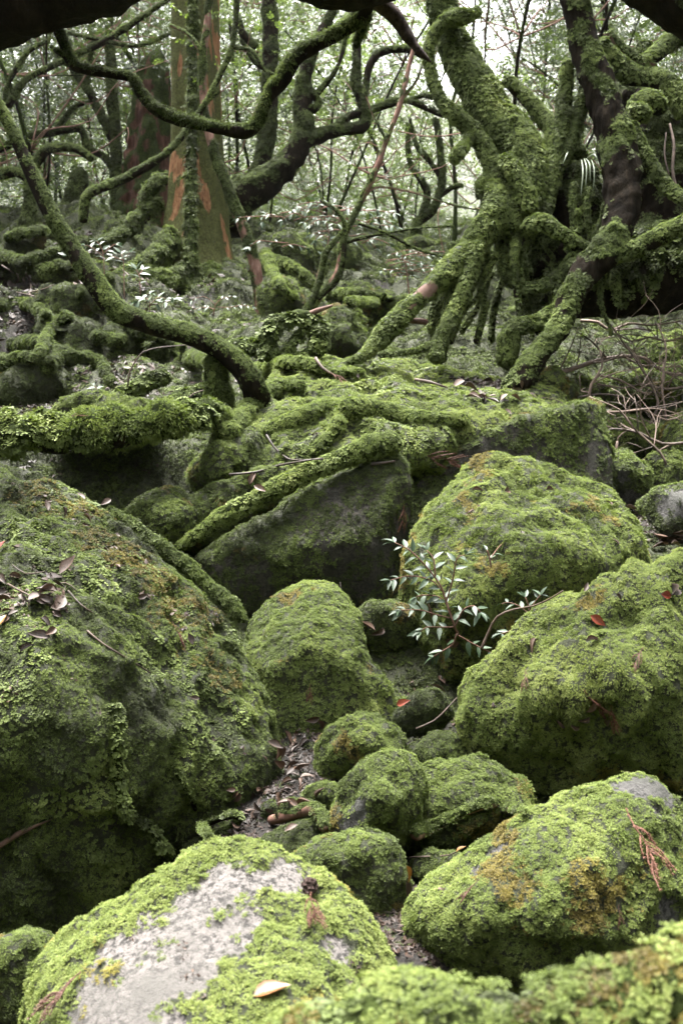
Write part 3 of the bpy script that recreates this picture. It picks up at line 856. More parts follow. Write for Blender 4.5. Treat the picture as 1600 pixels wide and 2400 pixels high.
for x, y, a_, b_, d_, tn, lab in [(745, 1830, 50, 20, 2.75, .4, 'flat mossy stone at the right side of the litter bed'), (700, 1862, 44, 18, 2.7, .36, 'low mossy stone at the lower end of the litter bed'), (640, 1865, 40, 20, 2.8, .34, 'small mossy stone at the foot of the left boulder'),
        (930, 2240, 70, 60, 2.12, .34, 'dark mossy stone filling the gap below the long boulder'), (860, 2170, 60, 40, 2.1, .3, 'dark stone wedged behind the pale front boulder'), (1010, 1985, 60, 22, 2.45, .45, 'low mossy stone before the root-crossed one'), (1090, 1800, 60, 26, 2.85, .4, 'low mossy stone under the left end of the bright boulder'), (905, 1905, 26, 16, 2.5, .42, 'little mossy stone beside the upright one')]:
    r = random.Random(int(x))
    ol = [(x + a_ * r.uniform(.8, 1.15) * math.cos(t), y - b_ * r.uniform(.8, 1.15) * (math.sin(t) if math.sin(t) > 0 else 1.6 * math.sin(t)), d_) for t in [2 * math.pi * (j + r.uniform(-.3, .3)) / 8 for j in range(8)]]
    boulder('stone', lab, S(*ol), d_, front=S((x, y, d_ - .5 * a_ * d_ / F)), back=1.2 * a_ * d_ / F, rnd=4, cover=.8, tint=tn, lump=.012, lscale=12, size=.0028, cat='stone', mat='grey')

# mossy stones further back: (x, y, half width, half height, depth, tint, label)
REAR = [(45, 575, 62, 58, 8.0, .26, 'dark mossy boulder high on the left slope'), (135, 625, 60, 36, 7.6, .34, 'flat mossy stone on the left slope beside the leaning stem'),
        (150, 700, 66, 34, 6.6, .34, 'reddish-topped mossy stone under the leaning stem'),
        (150, 790, 80, 60, 6.0, .34, 'round dark mossy boulder in the left hollow'), (260, 800, 74, 42, 6.1, .32, 'mossy boulder roofing the small dark hole on the left'), (70, 880, 95, 62, 5.5, .32, 'wide shaggy mossy boulder behind the left log'),
        (640, 690, 40, 55, 6.8, .36, 'tall mossy stone beside the thin red trunk'),
        (690, 590, 60, 60, 8.5, .34, 'dark mossy boulder behind the sapling stems'), (760, 600, 50, 60, 8.8, .3, 'shadowed mossy boulder right of the sapling stems'),
        (855, 700, 46, 42, 7.6, .32, 'dark stone between the sapling and the pink root'), (830, 680, 30, 22, 7.9, .46, 'small bright mossy stone behind the pink root'),
        (815, 725, 40, 20, 7.0, .5, 'pale mossy stone lying below the sapling'), (920, 700, 50, 30, 8.2, .36, 'mossy stone half hidden by the pink root'),
        (880, 640, 40, 20, 9.0, .42, 'mossy stone below the bright fern-green leaves'),
        (1440, 830, 62, 36, 7.0, .56, 'bright mossy stone under the dark log'), (1530, 800, 62, 54, 6.8, .5, 'square-sided mossy boulder under the dark log at right'),
        (1350, 800, 55, 34, 7.2, .5, 'mossy stone seen between the two slanting roots'), (1260, 815, 36, 30, 7.4, .56, 'pale mossy stone behind the curtain root'),
        (1400, 890, 52, 36, 6.0, .5, 'mossy stone behind the bare twigs'), (1480, 900, 60, 30, 6.0, .5, 'mossy stone in the middle of the bare twigs'),
        (1545, 870, 40, 34, 6.3, .54, 'mossy stone at the right edge among twigs'), (1450, 1000, 72, 50, 5.2, .54, 'bright mossy dome below the bare twigs'),
        (1570, 1010, 60, 46, 5.0, .44, 'mossy boulder at the right edge below the twigs'), (1330, 905, 42, 26, 5.6, .52, 'yellowish mossy lump beside the slanting root foot'),
        (1280, 915, 56, 26, 5.2, .44, 'dark mossy lump above the tilted slab'), (1540, 1085, 46, 26, 4.8, .48, 'small mossy stone beside the upright dead wood'),
        (1250, 890, 30, 24, 5.1, .6, 'golden mossy knob at the foot of the slanting root'), (1040, 770, 60, 34, 7.8, .4, 'mossy stone in the shade under the twisted tree'),
        (960, 580, 60, 26, 11, .4, 'mossy boulder deep behind the pink root'), ]
for k, (x, y, a, b, d, tn, lab) in enumerate(REAR):
    r = random.Random(k)
    ol = []
    for j in range(7):
        t = 2 * math.pi * j / 7 + r.uniform(-.4, .4)
        q = r.uniform(.75, 1.2)
        ol.append((x + a * q * math.cos(t), y - b * q * (math.sin(t) if math.sin(t) > 0 else 1.5 * math.sin(t)), d))
    aw = a * d / F
    boulder('boulder' if aw > .17 else 'stone', lab, S(*ol), d, front=S((x, y, d - aw * .5)), back=aw * 1.4, rnd=4, cover=.85, tint=tn + (.1 if x > 600 else -.1), lump=.06, lscale=3.4, rough=.07, cuts=12, cutr=(.6, .9), size=.0025,
            cat='boulder' if aw > .17 else 'stone', sub=5, kind='cushion', tvar=.35)

# ================================================================ logs, stems, loose roots
def single(name, label, cat, pts, mat='bark', group=None, **kw):
    kw.setdefault('mix', -.1)
    o = tube_part(name, pts, mat, None, base_of(pts), **kw)
    return tag(o, label, cat, group)

single('fallen_log', 'slender mossy log slanting across the dark rock face', 'log', [(392, 1298, 3.95, 9), (469, 1251, 3.93, 15), (526, 1209, 3.92, 19), (599, 1170, 3.92, 21), (668, 1132, 3.93, 21), (744, 1098, 3.94, 21), (821, 1067, 3.96, 23), (878, 1046, 3.98, 27), (925, 1038, 4.0, 24)],
       moss=1.0, kind='cushion', tint=.66, upbias=.25, lump=.15, bumpy=.1, size=.0025)
single('fallen_log', 'thick bright mossy log lying across the left side', 'log', [(-60, 1018, 3.9, 42), (51, 1020, 3.95, 42), (128, 1018, 4.0, 44), (230, 1010, 4.02, 41), (332, 1002, 4.05, 39), (408, 988, 4.1, 37), (485, 972, 4.2, 32), (520, 985, 4.3, 20)],
       moss=.95, kind='shag', tint=.58, upbias=.2, lump=.45, bumpy=.3, bscale=5, size=.0040, mscale=4)
single('fallen_log', 'short mossy log end pointing up behind the bright hummock', 'log', [(275, 925, 5.0, 14), (310, 912, 5.0, 19), (350, 893, 5.0, 20), (388, 882, 5.05, 17)], moss=1.0, tint=.45, size=.0025, lump=.3)
single('fallen_log', 'low mossy log between the short log and the stump', 'log', [(390, 955, 4.8, 16), (430, 930, 4.85, 19), (490, 915, 4.9, 17)], moss=1.0, tint=.45, size=.0025, lump=.3)
single('mossy_stump', 'stubby moss-shrouded stump beside the foot of the leaning stem', 'stump', [(545, 985, 4.5, 12), (520, 955, 4.55, 24), (510, 910, 4.55, 22), (503, 870, 4.55, 20), (500, 850, 4.55, 14)], moss=1.0, kind='shag', tint=.4, size=.0025, lump=.5)
single('creeping_root', 'mossy root hugging the upper edge of the huge left boulder', 'root', [(255, 1200, 3.45, 10), (300, 1222, 3.43, 13), (357, 1265, 3.4, 13), (418, 1311, 3.36, 13), (490, 1372, 3.32, 14), (536, 1413, 3.28, 16), (568, 1452, 3.26, 12)], moss=.85, kind='cushion', tint=.42, size=.0025)
single('leaning_stem', 'long curved mossy stem arching in from the left edge', 'stem', [(-40, 160, 4.5, 9), (0, 250, 4.5, 12), (40, 330, 4.5, 14), (80, 420, 4.5, 17), (125, 510, 4.5, 19), (175, 590, 4.5, 21), (222, 660, 4.5, 24), (262, 716, 4.5, 26), (300, 742, 4.5, 25), (380, 768, 4.5, 24), (450, 788, 4.5, 24), (520, 822, 4.5, 25), (567, 862, 4.5, 27), (594, 905, 4.52, 29), (604, 945, 4.6, 33)],
       moss=.5, kind='cushion', tint=.52, upbias=.1, size=.0015, lump=.05, bumpy=.05, mix=-2, reg=False, mscale=9)

def surf_tube(name, label, cat, px_pts, mat, r0, r1, lift=.6, group=None, **kw):
    pts = []
    n = len(px_pts)
    for k, (x, y) in enumerate(px_pts):
        q, nn, d = hit(x, y)
        r = r0 + (r1 - r0) * k / max(1, n - 1)
        rw = r * d / F
        p = q + nn * rw * lift
        pts.append([*p, rw])
    pts = np.array(pts)
    org = np.array([pts[:, 0].mean(), pts[:, 1].mean(), pts[:, 2].min()])
    o = tube_part(name, pts, mat, None, org, world=True, step=max(.012, pts[:, 3].mean() * .8), **kw)
    return tag(o, label, cat, group)

surf_tube('creeping_root', 'thin mossy root crawling down the dark side of the left boulder', 'root', [(262, 1660), (270, 1740), (275, 1820), (290, 1890), (310, 1915), (345, 1930), (375, 1975), (400, 2000)], 'bark', 15, 9, moss=.8, kind='frond', tint=.4, size=.004)
surf_tube('creeping_root', 'pale bare root on the shaded lower left boulder', 'root', [(-10, 1985), (40, 1955), (80, 1935), (120, 1915)], 'pink', 7, 4, moss=.2, kind='cushion', tint=.3)
surf_tube('creeping_root', 'short hanging root right of the crawling one', 'root', [(405, 1790), (430, 1840), (455, 1885), (470, 1930), (490, 1960)], 'bark', 8, 4, moss=.6, kind='cushion', tint=.36)
single('creeping_root', 'curling root at the foot of the huge left boulder', 'root', [(440, 1990, 2.8, 12), (500, 1962, 2.8, 12), (545, 1940, 2.78, 11), (560, 1912, 2.76, 10), (525, 1916, 2.76, 8), (480, 1935, 2.8, 6)], moss=.5, kind='cushion', tint=.36, size=.003)
surf_tube('creeping_root', 'bare reddish root bridging to the upright stone', 'root', [(645, 1918), (690, 1905), (735, 1915), (772, 1935)], 'redbark', 12, 12, moss=.25, kind='cushion', tint=.4, lift=1.4)
surf_tube('creeping_root', 'reddish root looping across the broad mossy stone', 'root', [(965, 1945), (1010, 1940), (1050, 1920), (1090, 1900), (1150, 1885), (1190, 1895), (1230, 1905)], 'redbark', 16, 7, moss=.5, kind='cushion', tint=.45, lift=.9)
for k, (lab, pts, r0, r1, tn, kd) in enumerate([
        ('mossy root ridge on the left shoulder of the mound', [(534, 1015), (572, 971), (614, 925), (668, 900), (706, 904)], 22, 18, .6, 'cushion'),
        ('mossy root ridge dipping over the front of the mound', [(630, 1012), (691, 983), (737, 962), (775, 950), (798, 966), (792, 996), (769, 1027), (732, 1060)], 20, 20, .72, 'cushion'),
        ('long mossy root edging the front lip of the mound', [(806, 962), (859, 958), (936, 973), (1000, 981), (1090, 985)], 24, 24, .74, 'cushion'),
        ('mossy root along the back of the mound', [(614, 870), (668, 852), (737, 858), (783, 874), (850, 870)], 20, 10, .64, 'cushion')]):
    surf_tube('surface_root', lab, 'root', pts, 'bark', r0 * 1.05, r1 * .6, lift=-.1, moss=1.1, kind=kd, tint=tn, size=.0025, lump=.22, seed=k)
LAB1 = ['mossy root roofing the small dark hole on the left slope', 'mossy root running toward the stump under the leaning stem', 'mossy root at the left edge below the litter bank', 'mossy root arching over the dark boulder in the left hollow', 'mossy root slanting down beneath the leaning stem', 'long mossy root crossing the left hollow', 'short mossy root at the left edge above the thick log', 'thin mossy root below the bend of the leaning stem', 'mossy root on the flat stone beside the leaning stem', 'mossy root under the dark boulder high on the slope', 'highest mossy root on the left slope', 'mossy root dropping steeply through the left hollow']
LAB2 = ['mossy root beside the boulder behind the sapling stems', 'mossy root lying left of the pink bare root', 'mossy root descending beside the thin red trunk', 'short mossy root below the fresh green shrub']
for k, (pts, r0, r1) in enumerate([([(225, 790), (280, 800), (345, 818)], 13, 10), ([(345, 825), (400, 832), (440, 842), (500, 848)], 15, 12), ([(0, 722), (60, 715), (112, 742)], 14, 9), ([(110, 862), (160, 830), (230, 850), (262, 900)], 14, 10),
        ([(190, 690), (250, 702), (300, 760), (330, 800)], 12, 9), ([(30, 812), (90, 800), (160, 832), (215, 838)], 13, 9), ([(0, 860), (60, 840), (120, 850)], 14, 9), ([(330, 780), (380, 800), (430, 815)], 10, 8), ([(100, 640), (150, 625), (220, 640), (260, 655)], 12, 9), ([(0, 600), (60, 615), (110, 600), (160, 590)], 12, 10),
        ([(20, 560), (90, 545), (160, 560), (230, 575)], 10, 8), ([(160, 740), (120, 780), (95, 830)], 12, 9)]):
    surf_tube('surface_root', LAB1[k], 'root', pts, 'bark', r0, r1, lift=.4, group='mossy roots on the left slope', moss=1.0, kind='cushion', tint=.36, size=.0024, lump=.5, seed=k + 70)
for k, (pts, r0, r1) in enumerate([([(650, 610), (700, 640), (740, 680), (770, 690)], 10, 8), ([(790, 690), (850, 690), (900, 700), (960, 705)], 9, 6), ([(625, 600), (650, 660), (690, 700)], 9, 7), ([(820, 710), (880, 705), (900, 690)], 8, 5)]):
    surf_tube('surface_root', LAB2[k], 'root', pts, 'bark', r0, r1, lift=.5, group='mossy roots behind the mound', moss=1.0, kind='cushion', tint=.55, size=.0025, lump=.5, seed=k + 90)
lr = thing('looped_root', 'mossy looping roots arching behind the mound', 'root', P(690, 830, 5.3))
lo = np.array(lr.location)
tube_part('root', [(627, 830, 5.3, 20), (630, 790, 5.3, 19), (640, 765, 5.3, 19), (664, 750, 5.3, 15), (711, 742, 5.3, 12), (741, 753, 5.3, 17), (750, 783, 5.3, 19), (736, 821, 5.3, 16), (703, 838, 5.3, 12), (665, 826, 5.3, 9)], 'bark', lr, lo, moss=1.1, tint=.52, size=.004)
tube_part('root', [(672, 825, 5.3, 10), (703, 781, 5.32, 11), (728, 752, 5.33, 10)], 'bark', lr, lo, moss=1.0, tint=.46, size=.004)
tube_part('root', [(545, 812, 5.35, 14), (585, 812, 5.35, 18), (627, 822, 5.3, 18)], 'bark', lr, lo, moss=1.1, tint=.5, size=.004)
tube_part('bare_end', [(711, 742, 5.3, 7), (745, 728, 5.28, 6), (778, 716, 5.26, 3)], 'pink', lr, lo, moss=0)

# branch close to the lens at the bottom right
fb = [(520, 2470, 1.02, 60), (700, 2400, 1.0, 75), (850, 2345, .98, 85), (960, 2330, .97, 95), (1080, 2350, .96, 95), (1200, 2360, .95, 100), (1350, 2345, .94, 110), (1500, 2310, .93, 120), (1650, 2260, .92, 130), (1800, 2220, .92, 130)]
fb = [(x, y + 80, d, r) for x, y, d, r in fb]
o = single('mossy_branch', 'blurred thick mossy branch close to the lens in the lower right corner', 'branch', fb, moss=1.2, kind='brown', tint=.38, size=.0085, smin=.004, lump=.25, bscale=12, segs=28, step=14, tvar=.5, overlap=1.4, bumpy=.09, mname='brown_moss')
Wf = W_of(fb, 14); Vf, Tf = tube_mesh(Wf, 28, .09, 12, 0, 7, 0); Nf = normals(Vf, Tf); Vf = Vf + Nf * .012
scatter(Vf, Tf, Nf, smooth(Nf[:, 2] + .7 * fbm(Vf, 10, 3, 2), .45, .85), o, base_of(fb), 'cushion', .0085, 1.3, .78, smin=.004, tvar=.4, name='green_moss')  # green moss; its brighter tint on upward faces also imitates light from above
scatter(Vf, Tf, Nf, smooth(-Nf[:, 2] + .5 * fbm(Vf, 14, 3, 2), -.6, .3) * .6, o, base_of(fb), 'shag', .010, .8, .75, smin=.004, tvar=.5, name='hanging_moss')

# ================================================================ the twisted tree on the right
tt = thing('twisted_tree', 'moss-covered twisted tree with stilted roots gripping the mound', 'tree', P(1180, 860, 5.4))
to = np.array(tt.location)
def tp(name, pts, mat='bark', **kw):
    pts = [(a, b, c, e * .87) for a, b, c, e in pts]
    kw.setdefault('moss', .95); kw.setdefault('tint', .5); kw.setdefault('size', .0017); kw.setdefault('kind', 'cushion'); kw.setdefault('lump', .07); kw.setdefault('bumpy', .12); kw.setdefault('mix', .0); kw.setdefault('segs', 20)
    return tube_part(name, pts, mat, tt, to, **kw)
tp('trunk', [(1025, -60, 5.6, 38), (1035, 10, 5.6, 38), (1052, 70, 5.6, 40), (1078, 135, 5.6, 45), (1118, 206, 5.55, 51), (1158, 272, 5.5, 55), (1208, 335, 5.45, 60), (1240, 400, 5.4, 62), (1225, 470, 5.35, 60), (1180, 530, 5.3, 48)], tint=.58, segs=30, seed=1, bumpy=.1, kind='cushion')
tp('trunk', [(1335, -60, 5.3, 36), (1345, 0, 5.3, 37), (1357, 45, 5.3, 35), (1368, 105, 5.3, 37), (1403, 204, 5.28, 42), (1436, 306, 5.25, 47), (1456, 408, 5.2, 50), (1452, 510, 5.15, 44), (1428, 577, 5.1, 44), (1377, 632, 5.1, 40), (1343, 682, 5.08, 37), (1326, 730, 5.05, 32), (1300, 781, 5.0, 30), (1259, 835, 4.97, 31), (1226, 885, 4.95, 36), (1195, 925, 4.98, 30)], tint=.46, segs=30, seed=2, moss=.4, bumpy=.2, bscale=14, upbias=.05, mscale=4, kind='cushion')
tp('trunk', [(1520, 110, 5.9, 30), (1490, 170, 5.9, 45), (1490, 240, 5.9, 75), (1510, 320, 5.9, 95), (1530, 420, 5.9, 105), (1540, 540, 5.9, 105), (1500, 640, 5.8, 90)], tint=.36, segs=30, seed=3, moss=.18, bumpy=.3, bscale=6)
tp('trunk_base', [(1250, 380, 5.7, 50), (1270, 470, 5.7, 80), (1285, 580, 5.7, 92), (1290, 680, 5.65, 85), (1275, 770, 5.6, 55)], tint=.3, segs=26, seed=4, moss=.28, lump=.3, bumpy=.35, bscale=7)
tp('trunk_base', [(1320, 330, 5.55, 40), (1345, 430, 5.5, 60), (1360, 520, 5.5, 60), (1340, 600, 5.5, 50)], tint=.3, segs=26, seed=14, moss=.28, lump=.3, bumpy=.35, bscale=7)
tp('stem', [(1062, 30, 5.5, 15), (1040, 50, 5.45, 17), (1015, 85, 5.45, 16), (1004, 120, 5.45, 15), (1008, 165, 5.45, 15), (1022, 215, 5.42, 16), (1050, 255, 5.4, 20), (1090, 290, 5.4, 23), (1125, 330, 5.4, 24), (1148, 375, 5.38, 26), (1170, 430, 5.35, 26), (1190, 480, 5.3, 30)], tint=.5, seed=5)
tp('knob', [(1040, 48, 5.45, 17), (1075, 38, 5.42, 22), (1100, 36, 5.42, 16), (1118, 25, 5.44, 14)], tint=.5, seed=6)
tp('stub', [(1104, 305, 5.4, 10), (1092, 335, 5.35, 14), (1075, 360, 5.3, 17), (1060, 375, 5.3, 12)], tint=.48, seed=7, kind='shag')
tp('stub', [(1150, 400, 5.38, 9), (1130, 425, 5.33, 12), (1123, 450, 5.3, 12), (1120, 462, 5.3, 6)], tint=.4, seed=17, kind='shag')
tp('limb', [(1183, 186, 5.5, 13), (1208, 208, 5.5, 18), (1240, 238, 5.48, 20), (1272, 278, 5.45, 22), (1297, 312, 5.4, 24), (1290, 350, 5.4, 26)], tint=.54, seed=8)
tp('limb', [(1405, 105, 5.6, 24), (1435, 140, 5.6, 26), (1475, 172, 5.6, 28), (1520, 180, 5.6, 26), (1565, 200, 5.55, 28), (1610, 260, 5.5, 30)], tint=.52, seed=9)
tp('limb', [(1425, 75, 5.6, 10), (1460, 115, 5.6, 12), (1505, 145, 5.6, 13), (1530, 152, 5.6, 12)], 'pink', tint=.4, seed=10, moss=.4)
tp('limb', [(1640, 70, 5.7, 24), (1590, 85, 5.7, 26), (1545, 120, 5.65, 22), (1510, 145, 5.6, 17)], tint=.54, seed=11, moss=.8)
tp('moss_knob', [(1478, 262, 5.5, 16), (1495, 245, 5.45, 26), (1525, 238, 5.45, 30), (1545, 255, 5.5, 22)], tint=.6, seed=12, kind='cushion')
tp('moss_knob', [(1480, 255, 5.4, 20), (1500, 262, 5.38, 26), (1512, 280, 5.4, 16)], tint=.56, seed=13, kind='cushion')
for k, (pts, m, tn) in enumerate([
        ([(1150, 440, 5.35, 30), (1165, 500, 5.28, 46), (1130, 545, 5.26, 38), (1096, 592, 5.25, 32), (1055, 630, 5.22, 31)], 1.1, .56),
        ([(915, 766, 5.12, 20), (900, 780, 5.12, 27), (880, 806, 5.1, 22), (848, 835, 5.05, 14), (815, 850, 5.0, 8)], .75, .6),
        ([(1125, 560, 5.3, 25), (1112, 590, 5.2, 25), (1101, 643, 5.18, 23), (1070, 719, 5.14, 22), (1050, 765, 5.1, 22), (1030, 801, 5.08, 20), (1022, 840, 5.05, 20)], 1.1, .52),
        ([(1048, 785, 5.1, 10), (1015, 806, 5.08, 10), (975, 822, 5.05, 9), (930, 828, 5.02, 9), (890, 832, 5.0, 8)], 1.0, .52),
        ([(1025, 690, 5.3, 14), (1019, 720, 5.3, 16), (1017, 750, 5.3, 16), (1012, 778, 5.3, 12)], 1.0, .48),
        ([(1175, 560, 5.4, 15), (1180, 600, 5.3, 16), (1185, 640, 5.28, 17), (1218, 672, 5.25, 18), (1259, 674, 5.22, 18), (1310, 650, 5.18, 19), (1345, 615, 5.12, 18)], .9, .42),
        ([(1320, 715, 5.1, 22), (1269, 750, 5.1, 22), (1225, 762, 5.1, 23), (1200, 775, 5.1, 27), (1191, 808, 5.1, 29), (1188, 850, 5.1, 27)], .9, .46),
        ([(1430, 600, 5.1, 20), (1479, 588, 5.05, 24), (1540, 556, 5.0, 25), (1600, 525, 4.95, 25), (1680, 480, 4.9, 25)], 1.0, .52),
        ([(1480, 290, 5.25, 14), (1510, 360, 5.22, 16), (1555, 430, 5.2, 18), (1600, 465, 5.15, 18), (1660, 490, 5.1, 18)], .8, .46),
        ([(1330, 145, 5.4, 16), (1322, 230, 5.4, 20), (1315, 300, 5.38, 22), (1300, 370, 5.36, 24), (1285, 450, 5.33, 22), (1270, 510, 5.3, 18)], .9, .42),
        ([(1375, 200, 5.4, 18), (1355, 270, 5.38, 18), (1340, 330, 5.36, 16), (1305, 390, 5.34, 18), (1275, 430, 5.32, 16)], .8, .36),
        ([(1200, 380, 5.35, 22), (1185, 375, 5.3, 20), (1200, 395, 5.25, 24), (1230, 440, 5.22, 22), (1240, 490, 5.2, 20)], 1.0, .52),
        ([(1235, 530, 5.2, 24), (1270, 520, 5.15, 22), (1310, 545, 5.15, 20), (1350, 570, 5.15, 16), (1390, 585, 5.15, 12)], .9, .46),
        ([(1210, 560, 5.25, 12), (1205, 600, 5.2, 10), (1204, 640, 5.2, 10), (1212, 700, 5.2, 8), (1215, 740, 5.2, 6)], .7, .4),
        ([(1345, 430, 5.3, 7), (1340, 480, 5.28, 8), (1345, 530, 5.28, 7), (1340, 570, 5.28, 6)], .7, .4),
        ([(1380, 440, 5.28, 6), (1375, 500, 5.27, 7), (1385, 560, 5.27, 7)], .7, .38),
        ([(1150, 800, 5.5, 9), (1155, 740, 5.5, 9), (1165, 690, 5.5, 8), (1180, 650, 5.5, 7)], .7, .44),
        ([(1440, 640, 5.2, 10), (1442, 670, 5.18, 12), (1445, 700, 5.18, 9), (1447, 718, 5.18, 4)], .9, .4)]):
    tp('root', pts, seed=20 + k, moss=m, tint=tn, segs=16)
rr_ = random.Random(77)
for k in range(26):
    x0, y0 = rr_.uniform(1130, 1420), rr_.uniform(430, 620)
    dx = rr_.uniform(-70, 50); L = rr_.uniform(70, 190); dd = rr_.uniform(5.12, 5.4)
    r0 = rr_.uniform(3.5, 9)
    pts = [(x0 + dx * t + rr_.gauss(0, 8), y0 + L * t, dd + rr_.gauss(0, .02), r0 * (1 - .5 * t)) for t in (0, .25, .5, .75, 1)]
    tp('root', pts, seed=200 + k, moss=.75, tint=rr_.uniform(.34, .52), segs=9)
for k in range(10):
    x0, y0 = rr_.uniform(1060, 1180), rr_.uniform(560, 640)
    x1, y1 = x0 - rr_.uniform(10, 90), rr_.uniform(770, 850)
    dd = rr_.uniform(5.2, 5.45); r0 = rr_.uniform(5, 11)
    pts = [(x0 + (x1 - x0) * t + rr_.gauss(0, 7), y0 + (y1 - y0) * t, dd, r0) for t in (0, .3, .6, 1)]
    tp('root', pts, seed=240 + k, moss=.8, tint=rr_.uniform(.4, .55), segs=10)
tp('root', [(1105, 582, 5.25, 30), (1085, 600, 5.24, 33), (1050, 636, 5.2, 31), (1018, 667, 5.18, 25), (988, 694, 5.16, 23), (962, 718, 5.15, 24), (940, 740, 5.14, 28), (912, 768, 5.12, 29), (880, 806, 5.1, 22), (848, 835, 5.05, 14), (815, 850, 5.0, 8)], 'pink', moss=1.2, tint=.6, seed=50, bumpy=.08, bare=[(1012, 672, 5.08, 38), (985, 696, 5.05, 36), (965, 715, 5.05, 26)])
tp('root', [(1000, 755, 5.2, 8), (975, 752, 5.2, 8), (950, 752, 5.2, 6)], 'pink', moss=0, seed=51, bumpy=.06)
tp('hanging_root', [(1568, 290, 5.45, 3), (1578, 340, 5.42, 4), (1575, 400, 5.42, 4), (1585, 445, 5.42, 3)], 'twig', moss=0, seed=54, segs=8)
tp('hanging_root', [(1560, 310, 5.45, 2), (1556, 360, 5.42, 2), (1566, 410, 5.42, 2)], 'twig', moss=0, seed=55, segs=8)
# pale drooping blades growing on the trunk
bl = thing('grass_tuft', 'pale drooping grass blades hanging on the twisted tree', 'grass', P(1355, 385, 5.1))
for k, (x0, y0, x1, y1) in enumerate([(1362, 375, 1360, 460), (1368, 372, 1371, 440), (1372, 372, 1382, 425), (1385, 375, 1390, 445), (1330, 360, 1318, 385), (1376, 370, 1400, 378)]):
    tube_part('blade', [(x0, y0, 5.08, 1.2), ((x0 + x1) / 2 + 4, (y0 + y1) / 2 - 12, 5.02, 2.0), (x1, y1, 5.0, .5)], 'blade', bl, np.array(bl.location), moss=0, bumpy=0, segs=6, reg=False)
# the dark fallen trunk behind the roots
single('fallen_log', 'massive dark fallen trunk hanging at the right edge', 'log', [(1290, 690, 5.5, 55), (1400, 672, 5.45, 72), (1500, 650, 5.4, 88), (1620, 625, 5.35, 96), (1800, 590, 5.3, 100)], moss=.45, tint=.4, upbias=0, segs=30, size=.004, bumpy=.2)

# ================================================================ overhead limb and its mossy side branch
oh = thing('overhanging_limb', 'dark limb arching overhead across the top with a crooked mossy side branch', 'branch', P(800, -60, 3.0))
oo = np.array(oh.location)
def op_(name, pts, mat='bark', **kw):
    return tube_part(name, pts, mat, oh, oo, **kw)
op_('limb', [(-300, 95, 3.3, 95), (-60, 28, 3.25, 92), (110, -22, 3.2, 90), (260, -76, 3.15, 88), (450, -150, 3.1, 85), (640, -105, 3.1, 88), (780, -74, 3.1, 85), (900, -80, 3.1, 85), (1100, -170, 3.1, 88), (1300, -170, 3.05, 90), (1490, -105, 3.0, 90), (1620, -15, 3.0, 92), (1800, 90, 3.0, 95)], segs=24, moss=.3, upbias=0, kind='cushion', tint=.35, seed=3)
sb = [(-30, -20, 3.3, 10), (10, 12, 3.3, 10), (60, 40, 3.3, 11), (110, 58, 3.3, 12), (132, 68, 3.3, 13), (152, 110, 3.3, 12), (176, 155, 3.3, 15), (240, 170, 3.3, 12), (308, 182, 3.3, 12), (326, 215, 3.3, 14), (350, 245, 3.3, 15), (400, 275, 3.3, 15), (450, 290, 3.3, 14), (520, 303, 3.3, 15), (572, 310, 3.3, 18), (602, 288, 3.3, 17), (626, 235, 3.3, 18), (660, 190, 3.3, 20), (692, 140, 3.3, 20), (742, 105, 3.3, 18), (800, 75, 3.3, 20), (848, 35, 3.28, 22), (875, -30, 3.2, 26)]
op_('side_branch', [(a, b, c, e * .85) for a, b, c, e in sb], moss=.6, kind='shag', tint=.3, size=.0025, upbias=.15, segs=14, seed=4, mscale=9, bumpy=.25, bscale=14, smin=.005)
op_('twig', [(176, 150, 3.3, 8), (150, 130, 3.3, 7), (128, 118, 3.3, 4)], moss=.6, kind='cushion', tint=.36, segs=10)
op_('twig', [(118, 62, 3.3, 4), (104, 40, 3.3, 3), (92, 8, 3.3, 2)], moss=.5, kind='cushion', tint=.4, segs=8)
op_('broken_stub', [(850, -40, 3.2, 26), (880, 0, 3.25, 21), (917, 31, 3.28, 17), (953, 82, 3.3, 13), (984, 122, 3.3, 8), (1009, 145, 3.3, 1.5)], 'darkwood', moss=0, seed=6, bumpy=.3, bscale=12)
op_('twig', [(860, 30, 3.3, 12), (838, 95, 3.35, 10), (835, 110, 3.35, 6)], moss=.5, kind='cushion', tint=.34, segs=10)

# ================================================================ leaf clouds
def shades(c, r=0.0):
    # does a leaf cloud at c stand between the sun and the open gully?
    k = (c[2] - 1.0) / sdir.z
    x, y = c[0] - sdir.x * k, c[1] - sdir.y * k
    return c[2] > 2.2 and (x / 3.6) ** 2 + ((y - 5.0) / 4.6) ** 2 < 1

def foliage(parent, origin, clouds, tint=.4, tvar=.25, size=.3, name='crown', flat=.6):
    pts, scl, tn = [], [], []
    for c, rad, n in clouds:
        if shades(c): n = max(6, n // 6)
        c = np.asarray(c, float); rad = np.asarray(rad, float) * np.ones(3)
        u = rng.normal(size=(n * 2, 3)); u /= np.linalg.norm(u, axis=1)[:, None]
        q = c + u * (rng.uniform(0, 1, n * 2) ** .4)[:, None] * rad
        keep = fbm(q, 1.3 / max(.5, rad.mean() * .6), 2, 91) > -0.05        # clumps and gaps
        q = q[keep][:n]
        pts.append(q)
    pts = np.concatenate(pts)
    n = len(pts)
    Z = rng.normal(0, flat, (n, 3)); Z[:, 2] += 1
    a = rng.uniform(0, 6.28, n)
    rot = eulers(Z, np.stack([np.cos(a), np.sin(a), -.2 + 0 * a], 1), rng.normal(0, .3, n))
    t = np.clip(tint + tvar * fbm(pts, .9, 2, 63) + rng.normal(0, .08, n), 0.02, 1)
    TOTAL[0] += n
    return points_obj(name, pts, rot, size * rng.uniform(.6, 1.2, n), t, 'spray', parent, origin)

